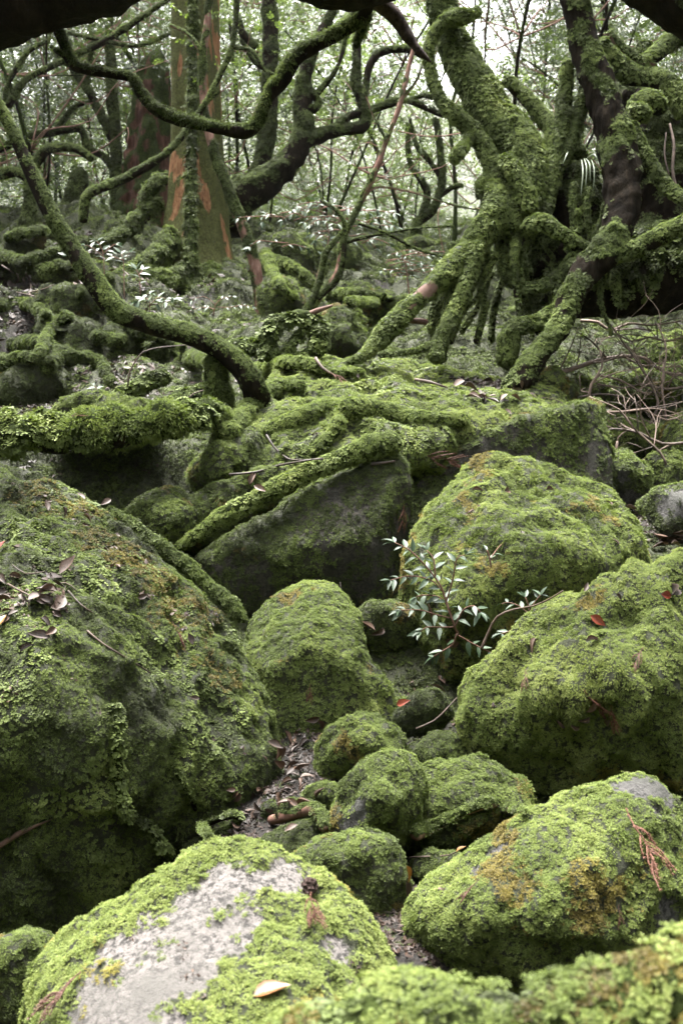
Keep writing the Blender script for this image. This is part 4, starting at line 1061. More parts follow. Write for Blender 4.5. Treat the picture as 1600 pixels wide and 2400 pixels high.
def traced_tree(name, label, lines, d, mat='bark', moss=.4, tint=.36, crown=(), ctint=.4, csize=.17, group=None, cat='tree', kind='cushion', segs=12, flute=0, nflute=7, bumpy=.16, part='trunk'):
    l0 = lines[0]
    base = P(l0[0][0], l0[0][1], l0[0][3] if len(l0[0]) > 3 else d)
    base = np.array([base[0], base[1], min(base[2], float(ground_z(base[0], base[1])))])
    t = thing(name, label, cat, base, group)
    for k, ln in enumerate(lines):
        pts = [(p[0], p[1], p[3] if len(p) > 3 else d, p[2]) for p in ln]
        tube_part(part if k == 0 else 'branch', pts, mat, t, base, moss=moss, kind=kind, tint=tint, segs=segs, seed=k + int(d * 10), size=.0015, lump=.0 if kind is None else .12, flute=flute if k == 0 else 0, nflute=nflute, reg=False, bumpy=bumpy)
    if crown:
        foliage(t, base, [(P(x, y, dd), r, n) for x, y, dd, r, n in crown], ctint, size=csize)
    return t, base

# thick cedar
ct, cb = traced_tree('cedar_tree', 'thick straight red-barked cedar with fluted mossy trunk', [[(452, 720, 130), (453, 660, 108), (456, 600, 86), (459, 520, 72), (460, 440, 64), (459, 330, 58), (457, 200, 55), (456, 60, 54), (456, -80, 52), (456, -400, 44), (456, -900, 30)]], 8.6, 'cedar', moss=.36, tint=.34, segs=72, flute=.06, nflute=7, kind=None, bumpy=.025,
                     crown=[(456, -900, 8.6, 1.8, 175), (500, -1300, 8.6, 1.6, 125)])
for pts in ([(400, 560, 8.3, 26), (370, 600, 8.1, 22), (330, 625, 7.9, 18), (280, 650, 7.7, 14)], [(378, 480, 8.5, 14), (340, 500, 8.5, 18), (300, 540, 8.4, 16), (230, 575, 8.2, 14)],
            [(440, 640, 8.2, 26), (390, 660, 7.9, 22), (320, 660, 7.7, 20), (260, 690, 7.5, 14)], [(490, 640, 8.3, 24), (530, 680, 8.1, 20), (560, 720, 7.9, 14)], [(460, 660, 8.1, 24), (470, 700, 7.9, 18), (480, 740, 7.7, 12)],
            [(410, 420, 8.6, 12), (370, 425, 8.5, 14), (350, 450, 8.5, 14), (335, 490, 8.5, 12)]):
    tube_part('root', pts, 'bark', ct, cb, moss=1.0, tint=.36, kind='cushion', reg=False)
single('climbing_stem', 'straight grey-green stem climbing the front of the thick cedar', 'stem', [(447, 690, 8.0, 16), (448, 560, 8.05, 13), (449, 400, 8.2, 12), (450, 280, 8.25, 10), (452, 120, 8.3, 10), (450, -60, 8.3, 9)], moss=.75, tint=.3, kind='cushion', reg=False)
traced_tree('thin_tree', 'thin leaning tree with smooth reddish bark before the thick cedar', [[(618, 740, 18), (608, 690, 15), (592, 600, 14), (551, 485, 13), (512, 385, 12), (484, 285, 10), (476, 190, 9), (476, 128, 9), (488, 40, 8), (492, -60, 8)], [(476, 128, 6), (440, 80, 4), (400, 60, 3)]], 7.6, 'redbark', moss=.28, crown=[(470, -250, 7.6, .9, 65), (480, 90, 7.7, .45, 22)], ctint=.62)
traced_tree('dead_cedar', 'dark reddish cedar snag with a broken top behind the thick cedar', [[(325, 640, 80), (332, 560, 68), (340, 480, 58), (348, 380, 50), (354, 280, 45), (360, 190, 38), (366, 145, 26), (372, 118, 8)]], 10.5, 'oldcedar', moss=.25, tint=.25, segs=40, flute=.09, nflute=8, kind=None, part='trunk', cat='snag')
traced_tree('stump', 'dark mossy stump left of the broken cedar', [[(172, 560, 34), (175, 500, 28), (182, 440, 24), (190, 402, 14)]], 10.5, 'bark', moss=.4, tint=.26, cat='stump')

# gnarled trees traced one by one
traced_tree('gnarled_tree', 'dark gnarled tree bending up right of the thick cedar', [[(535, 540, 44), (555, 470, 40), (612, 434, 36), (668, 388, 31), (706, 335, 25), (709, 245, 21), (714, 178, 17), (740, 102, 13), (782, 20, 10), (800, -60, 9)],
    [(709, 335, 20), (755, 316, 16), (800, 304, 14), (842, 300, 14), (858, 275, 13), (846, 230, 12), (834, 195, 12), (838, 110, 9), (830, 40, 7)], [(790, 305, 12), (815, 275, 10), (860, 262, 9), (950, 236, 8), (1040, 272, 6)],
    [(845, 262, 8), (856, 200, 8), (868, 150, 9), (895, 121, 9), (953, 116, 8), (994, 134, 6)], [(712, 250, 10), (735, 255, 12), (745, 240, 10), (728, 215, 8)], [(740, 225, 7), (780, 175, 6), (800, 130, 5), (815, 60, 4)], [(955, 236, 5), (1000, 225, 5), (1045, 255, 4)]], 9.0, moss=.3, tint=.3, segs=16,
    crown=[(800, -350, 9, 1.3, 150), (740, 60, 9.6, .7, 160), (900, 330, 9.8, .5, 60)], ctint=.55, bumpy=.25)
traced_tree('gnarled_tree', 'straight dark trunk between the cedar and the gnarled tree', [[(598, 470, 30), (603, 420, 24), (618, 367, 20), (628, 280, 20), (634, 153, 19), (632, 0, 18), (628, -150, 16)], [(600, 110, 8), (570, 80, 10), (556, 40, 8)], [(640, 170, 5), (600, 150, 5), (565, 95, 4)]], 10.5, moss=.35, tint=.28, crown=[(630, -400, 10.5, 1.5, 150), (640, 90, 11.2, .9, 260)], ctint=.66)
traced_tree('gnarled_tree', 'crooked dark tree left of the broken cedar snag', [[(285, 520, 26), (276, 410, 15), (270, 330, 13), (264, 230, 13), (258, 120, 11), (250, -20, 10)], [(272, 345, 10), (240, 275, 10), (205, 210, 9), (172, 165, 8), (120, 110, 5)], [(272, 405, 8), (245, 368, 9), (205, 345, 8), (188, 303, 8), (128, 311, 8), (60, 325, 9), (-20, 360, 9)], [(130, 310, 6), (172, 255, 5), (215, 238, 4)], [(205, 205, 5), (215, 110, 5), (222, 30, 4)]], 10.8, moss=.45, tint=.32, crown=[(250, -350, 10.8, 1.5, 150), (120, 160, 11.5, .9, 200), (60, 300, 11.5, .6, 100)], ctint=.4, bumpy=.25)
traced_tree('gnarled_tree', 'mossy bowed tree at the left edge of the wood', [[(60, 560, 22), (72, 480, 14), (70, 420, 12), (102, 358, 11), (140, 345, 11), (180, 350, 9), (215, 372, 7)], [(70, 420, 10), (40, 404, 11), (-20, 410, 12)], [(20, 250, 8), (60, 190, 7), (138, 148, 7), (245, 97, 7), (347, 31, 6), (400, -5, 5)], [(10, 260, 6), (20, 200, 6), (60, 130, 5), (110, 95, 4)], [(160, 78, 4), (225, 92, 4), (316, 108, 4), (380, 88, 4), (420, 60, 3), (450, 0, 3)]], 9.6, moss=.6, tint=.36, crown=[(40, 40, 10.4, .9, 200), (-60, 260, 10, .8, 160)], ctint=.38, bumpy=.25)
traced_tree('gnarled_tree', 'slanting mossy-branched tree crossing before the thick cedar', [[(196, 520, 9), (204, 462, 11), (240, 440, 11), (286, 422, 11), (357, 383, 10), (400, 350, 8), (434, 311, 7), (474, 255, 6), (515, 179, 6), (543, 112, 6), (553, 40, 6), (560, -80, 6)], [(543, 112, 4), (590, 120, 4), (620, 165, 3), (645, 175, 2)], [(480, 245, 4), (515, 215, 3)]], 7.4, moss=.5, tint=.38, crown=[(560, -250, 7.4, .8, 62), (560, 120, 7.6, .4, 30)], ctint=.66)
traced_tree('gnarled_tree', 'forked dark tree behind the leafy shrub', [[(985, 600, 12), (975, 530, 12), (1005, 500, 11), (1025, 470, 10), (1035, 420, 9), (1030, 350, 8), (1020, 280, 7)], [(985, 520, 8), (1000, 450, 9), (960, 380, 7), (955, 290, 5)], [(1030, 460, 6), (1060, 440, 5), (1082, 434, 4)], [(1035, 420, 6), (1000, 370, 7), (975, 340, 5), (960, 280, 4)]], 11.5, moss=.35, tint=.3, crown=[(1000, 250, 12, .7, 70)], ctint=.5, bumpy=.25)
traced_tree('sapling', 'slender reddish-stemmed sapling leaning right in the middle distance', [[(716, 745, 10), (745, 700, 9), (790, 640, 8), (805, 560, 7), (842, 480, 7), (882, 395, 7), (905, 330, 6), (935, 250, 6), (962, 140, 5), (975, 90, 4)], [(905, 330, 3), (870, 260, 2), (850, 200, 1.5)], [(842, 480, 4), (880, 440, 3), (960, 450, 2), (1060, 480, 2), (1150, 498, 1.5)], [(935, 240, 3), (975, 190, 3), (990, 150, 2)]], 6.4, 'redbark', moss=.3, segs=10, crown=[(960, 110, 6.4, .35, 30)], ctint=.5)
traced_tree('sapling', 'twin dark-stemmed sapling rising behind the looped roots', [[(715, 735, 9), (738, 690, 8), (755, 630, 7), (765, 590, 7), (790, 560, 5), (800, 545, 4)], [(745, 700, 6), (790, 655, 7), (803, 610, 6), (808, 540, 5), (795, 500, 4), (750, 470, 3)], [(806, 570, 4), (840, 560, 4), (900, 548, 3), (980, 535, 2), (1060, 530, 2)], [(840, 525, 3), (900, 545, 3), (980, 585, 3), (1050, 605, 2)]], 6.2, 'bark', moss=.5, segs=10)

# slender trees filling the wood behind
def wild_tree(k, x, y, h, r, lean, label, group, tint, ncl, csz):
    r_ = random.Random(1000 + k)
    z0 = float(ground_z(x, y)) - .1
    base = np.array([x, y, z0])
    t = thing('slender_tree', label, 'tree', base, group)
    pts = [[x, y, z0, r * 1.5]]
    p = np.array([x, y, z0]); dr = np.array([lean, r_.uniform(-.1, .1), 1.0])
    for j in range(7):
        dr = dr + np.array([r_.gauss(0, .22), r_.gauss(0, .15), .12])
        p = p + unit(dr) * h / 7
        pts.append([*p, r * (1 - j / 9)])
    tube_part('trunk', np.array(pts), 'bark', t, base, world=True, step=.12, moss=.3, kind=None, segs=8, seed=k, reg=False, bumpy=.2)
    cl = []
    for j in range(r_.randint(4, 6)):
        i = r_.randint(2, 6)
        q = np.array(pts[i][:3]); a = r_.uniform(0, 6.28)
        L = r_.uniform(.5, 1.5)
        b1 = q + np.array([math.cos(a) * L * .5, math.sin(a) * L * .5, r_.uniform(0, .4)])
        b2 = b1 + np.array([math.cos(a + r_.gauss(0, .6)) * L * .5, math.sin(a) * L * .5, r_.uniform(-.1, .6)])
        b3 = b2 + np.array([r_.gauss(0, .3), r_.gauss(0, .3), r_.uniform(0, .5)])
        rr = pts[i][3] * .5
        tube_part('branch', np.array([[*q, rr], [*b1, rr * .8], [*b2, rr * .5], [*b3, rr * .2]]), 'bark', t, base, world=True, step=.1, moss=.3, kind=None, segs=6, seed=k + j, reg=False)
        cl += [(b2, .45, ncl), (b3, .4, ncl)]
    for j in range(14):
        i = r_.randint(1, 6)
        q = np.array(pts[i][:3]); a = r_.uniform(0, 6.28); L = r_.uniform(.8, 2.2)
        W = [[*q, .009]]
        for s in range(4):
            a += r_.gauss(0, .5)
            q = q + np.array([math.cos(a), .5 * math.sin(a), r_.gauss(.25, .5)]) * L / 4
            W.append([*q, .008 - .0017 * s])
        tube_part('twig', np.array(W), 'redbark', t, base, world=True, step=.12, moss=0, kind=None, segs=5, seed=k + j, reg=False, bumpy=0)
    cl.append((np.array(pts[-1][:3]), .7, ncl * 3))
    foliage(t, base, cl, tint, size=csz)
GROUPS = [('slim dark-stemmed tree standing in the leafy wood behind the cedar', 'slim trees in the wood on the left', .36), ('slim tree among the bright leaves between cedar and twisted tree', 'slim trees in the bright gap', .7), ('slim tree in the silvery foliage behind the twisted tree', 'slim trees in the wood on the right', .45)]
spots = []
r_ = random.Random(5)
for k in range(84):
    y = r_.uniform(10.5, 24)
    px = r_.uniform(-150, 1750)
    if 960 < px < 1230 and k % 3 == 0: continue
    x = (px - 800) / F * y * 1.02
    gi = 0 if px < 520 else (1 if px < 1180 else 2)
    lean = r_.gauss(0, .12)
    ad = ('left-leaning ' if lean < -.06 else 'right-leaning ' if lean > .06 else 'upright ') + ('nearer ' if y < 14.5 else 'distant ' if y > 19.5 else '')
    wild_tree(k, x, y, r_.uniform(4.5, 8), r_.uniform(.010, .028), lean, ad + GROUPS[gi][0], GROUPS[gi][1], GROUPS[gi][2] + r_.gauss(0, .08), 85 if gi != 1 else 40, .16)

# the far wood, too dense to count, and an unseen leaf ring added for shade
cl = []
for k in range(360):
    a = r_.uniform(-.5, .42); dd = r_.uniform(14, 42)
    x, y = dd * math.sin(a), dd * math.cos(a)
    pxx = 800 + F * x / y
    if 980 < pxx < 1230 and r_.random() < .7: continue
    cl.append((np.array([x, y, float(ground_z(x, y)) + 9 * r_.random() ** 1.5]), (1.6, 1.6, 1.1), 260))
fw = foliage(None, O0, cl, .56, .35, .26, name='far_wood')
fw['label'] = 'mass of glinting leaves of the far wood'; fw['category'] = 'wood'
cl = []
for k in range(330):
    a = r_.uniform(.6, 5.68); dd = r_.uniform(6, 13)
    cl.append((np.array([dd * math.sin(a), dd * math.cos(a) + 2, 9 * r_.random() ** 1.2]), (1.7, 1.7, 1.4), 90))
sw = foliage(None, O0, cl, .2, .2, .8, name='unseen_shade_wood')
sw['label'] = 'unseen leafy ring added around the gully to block low sky light'; sw['category'] = 'wood'

# thin haze volume added to lay a pale veil over the background
hv = np.array([[x, y, z] for z in (-3.0, 16.0) for y in (-4.0, 75.0) for x in (-40.0, 40.0)])
hf = np.array([[0, 2, 3, 1], [4, 5, 7, 6], [0, 1, 5, 4], [2, 6, 7, 3], [0, 4, 6, 2], [1, 3, 7, 5]])
hm, ht, hb, hout = new_mat('veil_haze')
ht.nodes.remove(hb)
pv = ht.nodes.new('ShaderNodeVolumePrincipled')
pv.inputs['Color'].default_value = (0.92, 0.95, 0.97, 1)
pv.inputs['Density'].default_value = 0.0002
pv.inputs['Anisotropy'].default_value = 0.3
ht.links.new(pv.outputs[0], hout.inputs['Volume'])
haze = mk_obj('haze', mk_mesh('haze', hv, hf, hm))
haze['kind'] = 'stuff'
haze['label'] = 'thin haze added as a pale veil over the background'

# ================================================================ shrubs and seedlings with single leaves
def leaf_mesh(name, mat, fold=.12, width=.24, curl=.12):
    V, T = [], []
    for k, t in enumerate(np.linspace(0, 1, 6)):
        w_ = width * math.sin(math.pi * min(1, t ** .8)) * (1 - .25 * t)
        z = -curl * t * t
        V += [(-w_, t, z + fold * w_ / width * .5), (0, t, z), (w_, t, z + fold * w_ / width * .5)]
    for k in range(5):
        a = 3 * k
        T += [(a, a + 1, a + 4), (a, a + 4, a + 3), (a + 1, a + 2, a + 5), (a + 1, a + 5, a + 4)]
    return mk_mesh(name, np.array(V), np.array(T), MAT[mat])
LEAF_PALE = [leaf_mesh('leaf', 'paleleaf', .14, .2, .10 + .1 * k) for k in range(3)]
LEAF_DEAD = [leaf_mesh('dead_leaf', 'deadleaf', (.5, .8, .35)[k], (.26, .2, .3)[k], (-.3, .45, .15)[k]) for k in range(3)]
LEAF_YEL = leaf_mesh('yellow_leaf', 'yellowleaf', .3, .27, .2)
LEAF_RED = leaf_mesh('red_leaf', 'redleaf', .3, .27, .15)

def place_leaf(parent, origin, p, dr, nrm, size, me, name='leaf'):
    o = mk_obj(name, me, parent)
    y = Vector(unit(np.array(dr, float))); z = Vector(unit(np.array(nrm, float)))
    x = y.cross(z)
    if x.length < 1e-3: x = Vector((1, 0, 0))
    x.normalize(); z = x.cross(y)
    m = Matrix((x, y, z)).transposed().to_4x4()
    m.translation = Vector(np.array(p) - origin)
    o.matrix_local = m @ Matrix.Scale(size, 4)
    return o

def leafy_plant(name, label, cat, stems, d, leaf_px, gap_px, mat='redbark', rpx=2.2, meshes=LEAF_PALE, seed=0, root=None, group=None, tuft=3):
    r = random.Random(seed)
    base = P(stems[0][0][0], stems[0][0][1], d) if root is None else np.asarray(root)
    t = thing(name, label, cat, base, group)
    L = leaf_px * d / F
    for si, st in enumerate(stems):
        dv = r.uniform(-.1, .1) * (si > 0)
        pts = [(p[0], p[1], d + dv * k / len(st), rpx * (1 - .6 * k / len(st)) * (1 if si == 0 else .7)) for k, p in enumerate(st)]
        if root is not None and si == 0:
            W = [[*base, rpx * d / F]] + [[*P(*p[:3]), p[3] * d / F] for p in pts]
            W = spline(W, 8 * d / F)
        else:
            W = W_of(pts, 8)
        V, T = tube_mesh(W, 6, 0)
        mk_obj('stem', mk_mesh('stem', V - base, T, MAT[mat], {'moss': ('FLOAT', np.zeros(len(V)))}), t)
        ln = np.concatenate([[0], np.cumsum(np.linalg.norm(np.diff(W[:, :3], axis=0), axis=1))])
        s = ln[-1] * (.35 if si == 0 else .2); side = 1
        g = gap_px * d / F
        while s < ln[-1] + 1e-6:
            k = int(np.clip(np.searchsorted(ln, s), 1, len(W) - 1))
            tg = unit(W[k, :3] - W[k - 1, :3])
            lat = unit(np.cross(tg, np.array([0, -.5, .85])))
            dr = tg * .6 + lat * side * .9 + np.array([r.gauss(0, .2), r.gauss(0, .35), -.12])
            place_leaf(t, base, W[k, :3], dr, (r.gauss(0, .3), r.gauss(-.25, .3), 1), L * r.uniform(.7, 1.15), r.choice(meshes))
            side = -side; s += g * r.uniform(.7, 1.3)
        tg = unit(W[-1, :3] - W[-3, :3])
        for j in range(tuft):
            dr = tg + np.array([r.gauss(0, .7), r.gauss(0, .5), r.gauss(-.1, .2)])
            place_leaf(t, base, W[-1, :3], dr, (r.gauss(0, .3), r.gauss(-.2, .3), 1), L * r.uniform(.7, 1.1), r.choice(meshes))
    return t

q, _, dq = hit(1075, 1490)
leafy_plant('leafy_seedling', 'pale glossy-leaved seedling growing between the mossy boulders', 'plant',
    [[(1065, 1470), (1045, 1410), (1030, 1370), (1000, 1330), (960, 1290), (925, 1272)], [(1035, 1385), (1010, 1360), (960, 1350), (915, 1360)], [(1045, 1410), (1060, 1360), (1070, 1310), (1090, 1300)], [(1060, 1450), (1020, 1440), (985, 1430), (940, 1430)],
     [(1065, 1470), (1085, 1430), (1110, 1420), (1125, 1435)], [(1065, 1470), (1030, 1470), (1000, 1470), (985, 1480)], [(1070, 1485), (1060, 1510), (1030, 1530), (1015, 1540)], [(1020, 1350), (1015, 1310), (1000, 1290)], [(1055, 1430), (1030, 1400), (990, 1395), (975, 1400)], [(1075, 1490), (1110, 1510), (1150, 1530), (1165, 1535)]],
    dq - .14, 34, 14, rpx=3.0, root=q, seed=2)
leafy_plant('leafy_seedling', 'small seedling beside the pale bent twig', 'plant', [[(1240, 1440), (1238, 1420), (1230, 1400)], [(1240, 1440), (1215, 1420), (1190, 1412), (1175, 1415)], [(1240, 1440), (1250, 1415), (1265, 1395)], [(1240, 1440), (1200, 1475), (1175, 1485)]], 3.05, 28, 22, seed=3)
leafy_plant('leafy_seedling', 'tiny two-leaved seedling on the ridge-backed boulder', 'plant', [[(1150, 1330), (1145, 1300), (1140, 1290)], [(1148, 1310), (1170, 1280), (1190, 1265)]], 3.42, 28, 60, seed=4, tuft=2)
for k, (lab, stems, d, lp, gp) in enumerate([
        ('pale-leaved seedling with tall thin stem left of the cedar', [[(292, 700), (291, 650), (290, 615), (285, 595)], [(290, 610), (262, 600)], [(290, 610), (305, 592)]], 6.6, 23, 13),
        ('pale-leaved seedling behind the leaning stem', [[(245, 645), (244, 615), (240, 585), (228, 565)], [(242, 600), (215, 580), (200, 575)], [(242, 595), (265, 575), (275, 572)]], 6.9, 23, 11),
        ('pale-leaved seedling with a nodding crown near the cedar', [[(330, 690), (327, 650), (320, 632)], [(326, 645), (335, 632)]], 6.5, 23, 14),
        ('seedling with broad shiny leaves above the bend of the stem', [[(350, 740), (352, 715), (345, 700), (325, 705)], [(352, 715), (370, 698), (390, 700)], [(350, 720), (340, 695), (350, 688)], [(352, 715), (380, 710), (405, 703)]], 5.4, 30, 13),
        ('low pale seedling half hidden behind the leaning stem', [[(170, 625), (165, 610), (158, 600)], [(167, 615), (178, 600)]], 6.6, 22, 12),
        ('fine-leaved seedling below the thick cedar', [[(500, 740), (505, 715), (520, 700), (545, 695)], [(505, 715), (490, 700), (470, 695), (450, 705)], [(510, 720), (540, 720), (570, 715), (590, 720)], [(505, 725), (480, 720), (455, 725)]], 5.8, 13, 10),
        ('fresh green seedling on the left moss bank', [[(228, 925), (227, 912), (222, 905)], [(227, 912), (234, 905)]], 5.0, 18, 12)]):
    leafy_plant('leafy_seedling', lab, 'plant', stems, d, lp, gp, seed=20 + k, rpx=1.4)
sh = []
rr = random.Random(12)
for k in range(26):
    x0, y0 = rr.uniform(640, 860), rr.uniform(470, 580)
    sg = rr.choice((-1, 1))
    L = rr.uniform(50, 120)
    sh.append([(x0, y0), (x0 + sg * L * .4, y0 - rr.uniform(0, 14)), (x0 + sg * L * .8, y0 - rr.uniform(0, 10)), (x0 + sg * L, y0 + rr.uniform(-2, 12))])
leafy_plant('leafy_shrub', 'wide-spreading shrub with pale glossy leaves behind the sapling', 'shrub', [[(735, 700), (745, 640), (770, 560), (760, 510), (740, 470)]] + sh, 7.4, 20, 15, seed=33, rpx=2.0)
sh = []
for k in range(14):
    x0, y0 = rr.uniform(890, 1010), rr.uniform(570, 650)
    sg = rr.choice((-1, 1)); L = rr.uniform(40, 90)
    sh.append([(x0, y0), (x0 + sg * L * .5, y0 - rr.uniform(0, 10)), (x0 + sg * L, y0 + rr.uniform(-4, 6))])
leafy_plant('leafy_shrub', 'fresh green low shrub behind the pink bare root', 'shrub', [[(960, 700), (955, 660), (950, 620), (940, 600)]] + sh, 7.8, 14, 13, seed=34, rpx=1.6)

# ================================================================ dead twigs
def twig(label, pts, r, d=None, group=None, sub=0, seed=0, lift=1.0, name='dead_twig', cat='twig', mat='darktwig'):
    if not sub: r = r * .7
    rnd = random.Random(seed)
    W = []
    for k, p in enumerate(pts):
        if d is None:
            q, nn, dd = hit(p[0], p[1]); q = q + nn * r * dd / F * lift
        else:
            dd = p[2] if len(p) > 2 else d; q = P(p[0], p[1], dd)
        W.append([*q, r * dd / F * (1 - .6 * k / len(pts))])
    W = np.array(W)
    org = np.array([W[:, 0].mean(), W[:, 1].mean(), W[:, 2].min()])
    if not sub:
        V, T = tube_mesh(spline(W, .03), 7, .25, 30, seed=seed)
        o = mk_obj(name, mk_mesh(name, V - org, T, MAT[mat], {'moss': ('FLOAT', np.zeros(len(V)))}), None, org)
        return tag(o, label, cat, group)
    t = thing(name, label, cat, org, group)
    def add(W, depth):
        S_ = spline(W, .04)
        V, T = tube_mesh(S_, 6, .2, 30, seed=seed)
        mk_obj('stem' if depth == 0 else 'side_twig', mk_mesh('twig', V - org, T, MAT[mat], {'moss': ('FLOAT', np.zeros(len(V)))}), t)
        if depth < 2:
            for j in range(sub if depth == 0 else 2):
                k = rnd.randint(len(S_) // 5, len(S_) - 1)
                p = S_[k]; tg = unit(S_[min(k + 1, len(S_) - 1), :3] - S_[max(k - 1, 0), :3])
                L = rnd.uniform(.12, .34) * (1 if depth == 0 else .55)
                dv = unit(tg * .8 + np.array([rnd.gauss(0, .6), rnd.gauss(0, .5), rnd.gauss(0, .55)]))
                q1 = p[:3] + dv * L * .5 + np.array([0, 0, rnd.gauss(0, .03)])
                dv2 = unit(dv + np.array([rnd.gauss(0, .5), rnd.gauss(0, .4), rnd.gauss(0, .4)]))
                q2 = q1 + dv2 * L * .5
                rr_ = max(p[3] * .55, .0016)
                add(np.array([[*p[:3], rr_], [*q1, rr_ * .8], [*q2, rr_ * .35]]), depth + 1)
    add(W, 0)
    return t

TW = [('long pale bare branch fallen beneath the dark log', [(1255, 888, 5.6), (1330, 868, 5.6), (1400, 845, 5.6), (1460, 835, 5.6), (1510, 840, 5.6), (1555, 872, 5.6), (1620, 880, 5.6)], 6, 8),
      ('thin bare branch lying low left of the twig tangle', [(1270, 860, 5.7), (1330, 866, 5.7), (1370, 850, 5.7), (1420, 838, 5.7)], 3.5, 3),
      ('bare forked branch reaching from the right edge over the mossy dome', [(1630, 1035, 4.8), (1550, 1040, 4.8), (1500, 1015, 4.8), (1440, 1005, 4.8), (1410, 1012, 4.8)], 4, 7),
      ('dark bent twig just under the dark log', [(1360, 752, 6), (1400, 755, 6), (1430, 775, 6), (1470, 758, 6), (1530, 762, 6), (1620, 748, 6)], 4, 5),
      ('thin slanting twig rising out of the tangle', [(1520, 1000, 5.3), (1540, 940, 5.3), (1500, 860, 5.3), (1450, 790, 5.3), (1430, 760, 5.3)], 3.5, 6),
      ('arched twig hanging in the middle of the tangle', [(1400, 880, 5.4), (1450, 890, 5.4), (1520, 925, 5.4), (1555, 890, 5.4), (1550, 860, 5.4)], 3, 6),
      ('bare twig crossing low from the tilted slab to the right edge', [(1395, 965, 5.0), (1460, 965, 5.0), (1510, 960, 5.0), (1560, 985, 5.0), (1630, 960, 5.0)], 3.5, 6),
      ('steep thin twig at the right edge', [(1560, 980, 5.1), (1550, 900, 5.1), (1560, 820, 5.1), (1540, 760, 5.1)], 2.6, 5),
      ('dark twig leaning left of the tangle', [(1378, 940, 5.2), (1385, 900, 5.2), (1410, 860, 5.2), (1405, 820, 5.2)], 4, 4),
      ('thin twig slanting down to the mossy dome', [(1560, 1090, 4.7), (1545, 1060, 4.7), (1480, 1000, 4.7), (1450, 960, 4.7), (1380, 930, 4.7)], 3, 5)]
TW += [('fine bare branch hanging before the square-sided boulder', [(1600, 790, 5.5), (1560, 800, 5.5), (1520, 790, 5.5), (1480, 800, 5.5), (1450, 785, 5.5)], 3, 7),
       ('bare branch bowing from the slanting root foot to the right', [(1300, 960, 5.2), (1360, 930, 5.2), (1430, 925, 5.2), (1490, 945, 5.2), (1540, 1000, 5.2)], 3, 7),
       ('crooked bare branch deep in the twig tangle', [(1610, 905, 5.4), (1560, 912, 5.4), (1500, 900, 5.4), (1460, 910, 5.4), (1400, 900, 5.4)], 3.5, 8)]
for k, (lab, pts, r, sub) in enumerate(TW):
    twig(lab, pts, r, 5.0, sub=sub, seed=50 + k, name='bare_branch', cat='branch', mat='twig')
twig('pale bent twig leaning between the two right-hand boulders', [(1128, 1520, 3.0), (1145, 1480, 3.0), (1165, 1445, 2.98), (1205, 1428, 2.96), (1250, 1420, 2.92), (1290, 1402, 2.86), (1318, 1385, 2.8)], 5, 2.95)
twig('forked thin twig lying on the mossy ledge', [(540, 1115), (600, 1108), (650, 1095), (700, 1085), (755, 1075)], 5, seed=3)
twig('thin twig arching down to the ledge on the mound', [(622, 1020), (645, 1050), (675, 1075), (710, 1080), (760, 1076)], 4, seed=4)
twig('white curved twig standing before the short mossy log', [(300, 905, 4.9), (305, 870, 4.9), (330, 830, 4.9), (345, 822, 4.9), (370, 815, 4.9), (440, 808, 4.9)], 3.2, 4.9)
twig('white bowed twig over the low mossy log', [(418, 962, 4.6), (430, 945, 4.6), (455, 922, 4.6), (490, 912, 4.6)], 3, 4.6)
twig('grey dead branch piece lying on the mound', [(975, 893), (1010, 900), (1045, 912)], 6, seed=6)
twig('pale knotted dead wood on top of the mound', [(740, 842), (758, 864), (785, 880)], 6, seed=7)
twig('brown twig lying across the hollow before the bright boulder', [(975, 1708, 2.95), (1015, 1690, 2.95), (1040, 1668, 2.95), (1070, 1635, 2.97)], 4, 2.95)
twig('thin brown twig curving over the left boulder', [(205, 1480), (240, 1510), (285, 1538), (330, 1565), (352, 1580)], 4, seed=8)
twig('small twig standing against the wedge-shaped rock', [(797, 1425, 3.8), (800, 1395, 3.8), (797, 1365, 3.8)], 3, 3.8)
twig('dark rotten stick resting on the slab ledge', [(870, 1084), (900, 1086), (925, 1082)], 6, seed=9)
twig('thin stem lying on the long front boulder', [(960, 2010), (1000, 2008), (1050, 2005), (1085, 1990)], 3, seed=10)
for k, pts in enumerate([[(30, 1330), (60, 1350), (100, 1345)], [(20, 1370), (70, 1400), (120, 1420)], [(90, 1385), (150, 1370), (180, 1390)], [(160, 1390), (190, 1420), (215, 1440)]]):
    twig('thin bent twig in the leaf litter on the huge left boulder', pts, 3, seed=30 + k, group='twigs in the litter on the left boulder', lift=3)
for k, (x, y, h) in enumerate([(1422, 1090, 40), (1440, 1085, 50), (1452, 1092, 34)]):
    twig('splintered upright dead wood beside the grey stones', [(x, y + 10, 4.7), (x + 2, y - h * .4, 4.7), (x + 6, y - h, 4.7)], 7, 4.7, group='splinters of dead wood', name='dead_wood', cat='dead wood', mat='twig')
for k, (x, y, x1, y1) in enumerate([(66, 640, 72, 700), (40, 640, 42, 660), (70, 690, 130, 670), (80, 700, 40, 690), (10, 620, 35, 640)]):
    twig('thin pale dead twig on the litter bank of the left slope', [(x, y), ((x + x1) / 2 + 4, (y + y1) / 2), (x1, y1)], 2.5, seed=60 + k, group='twigs on the left litter bank', lift=3)

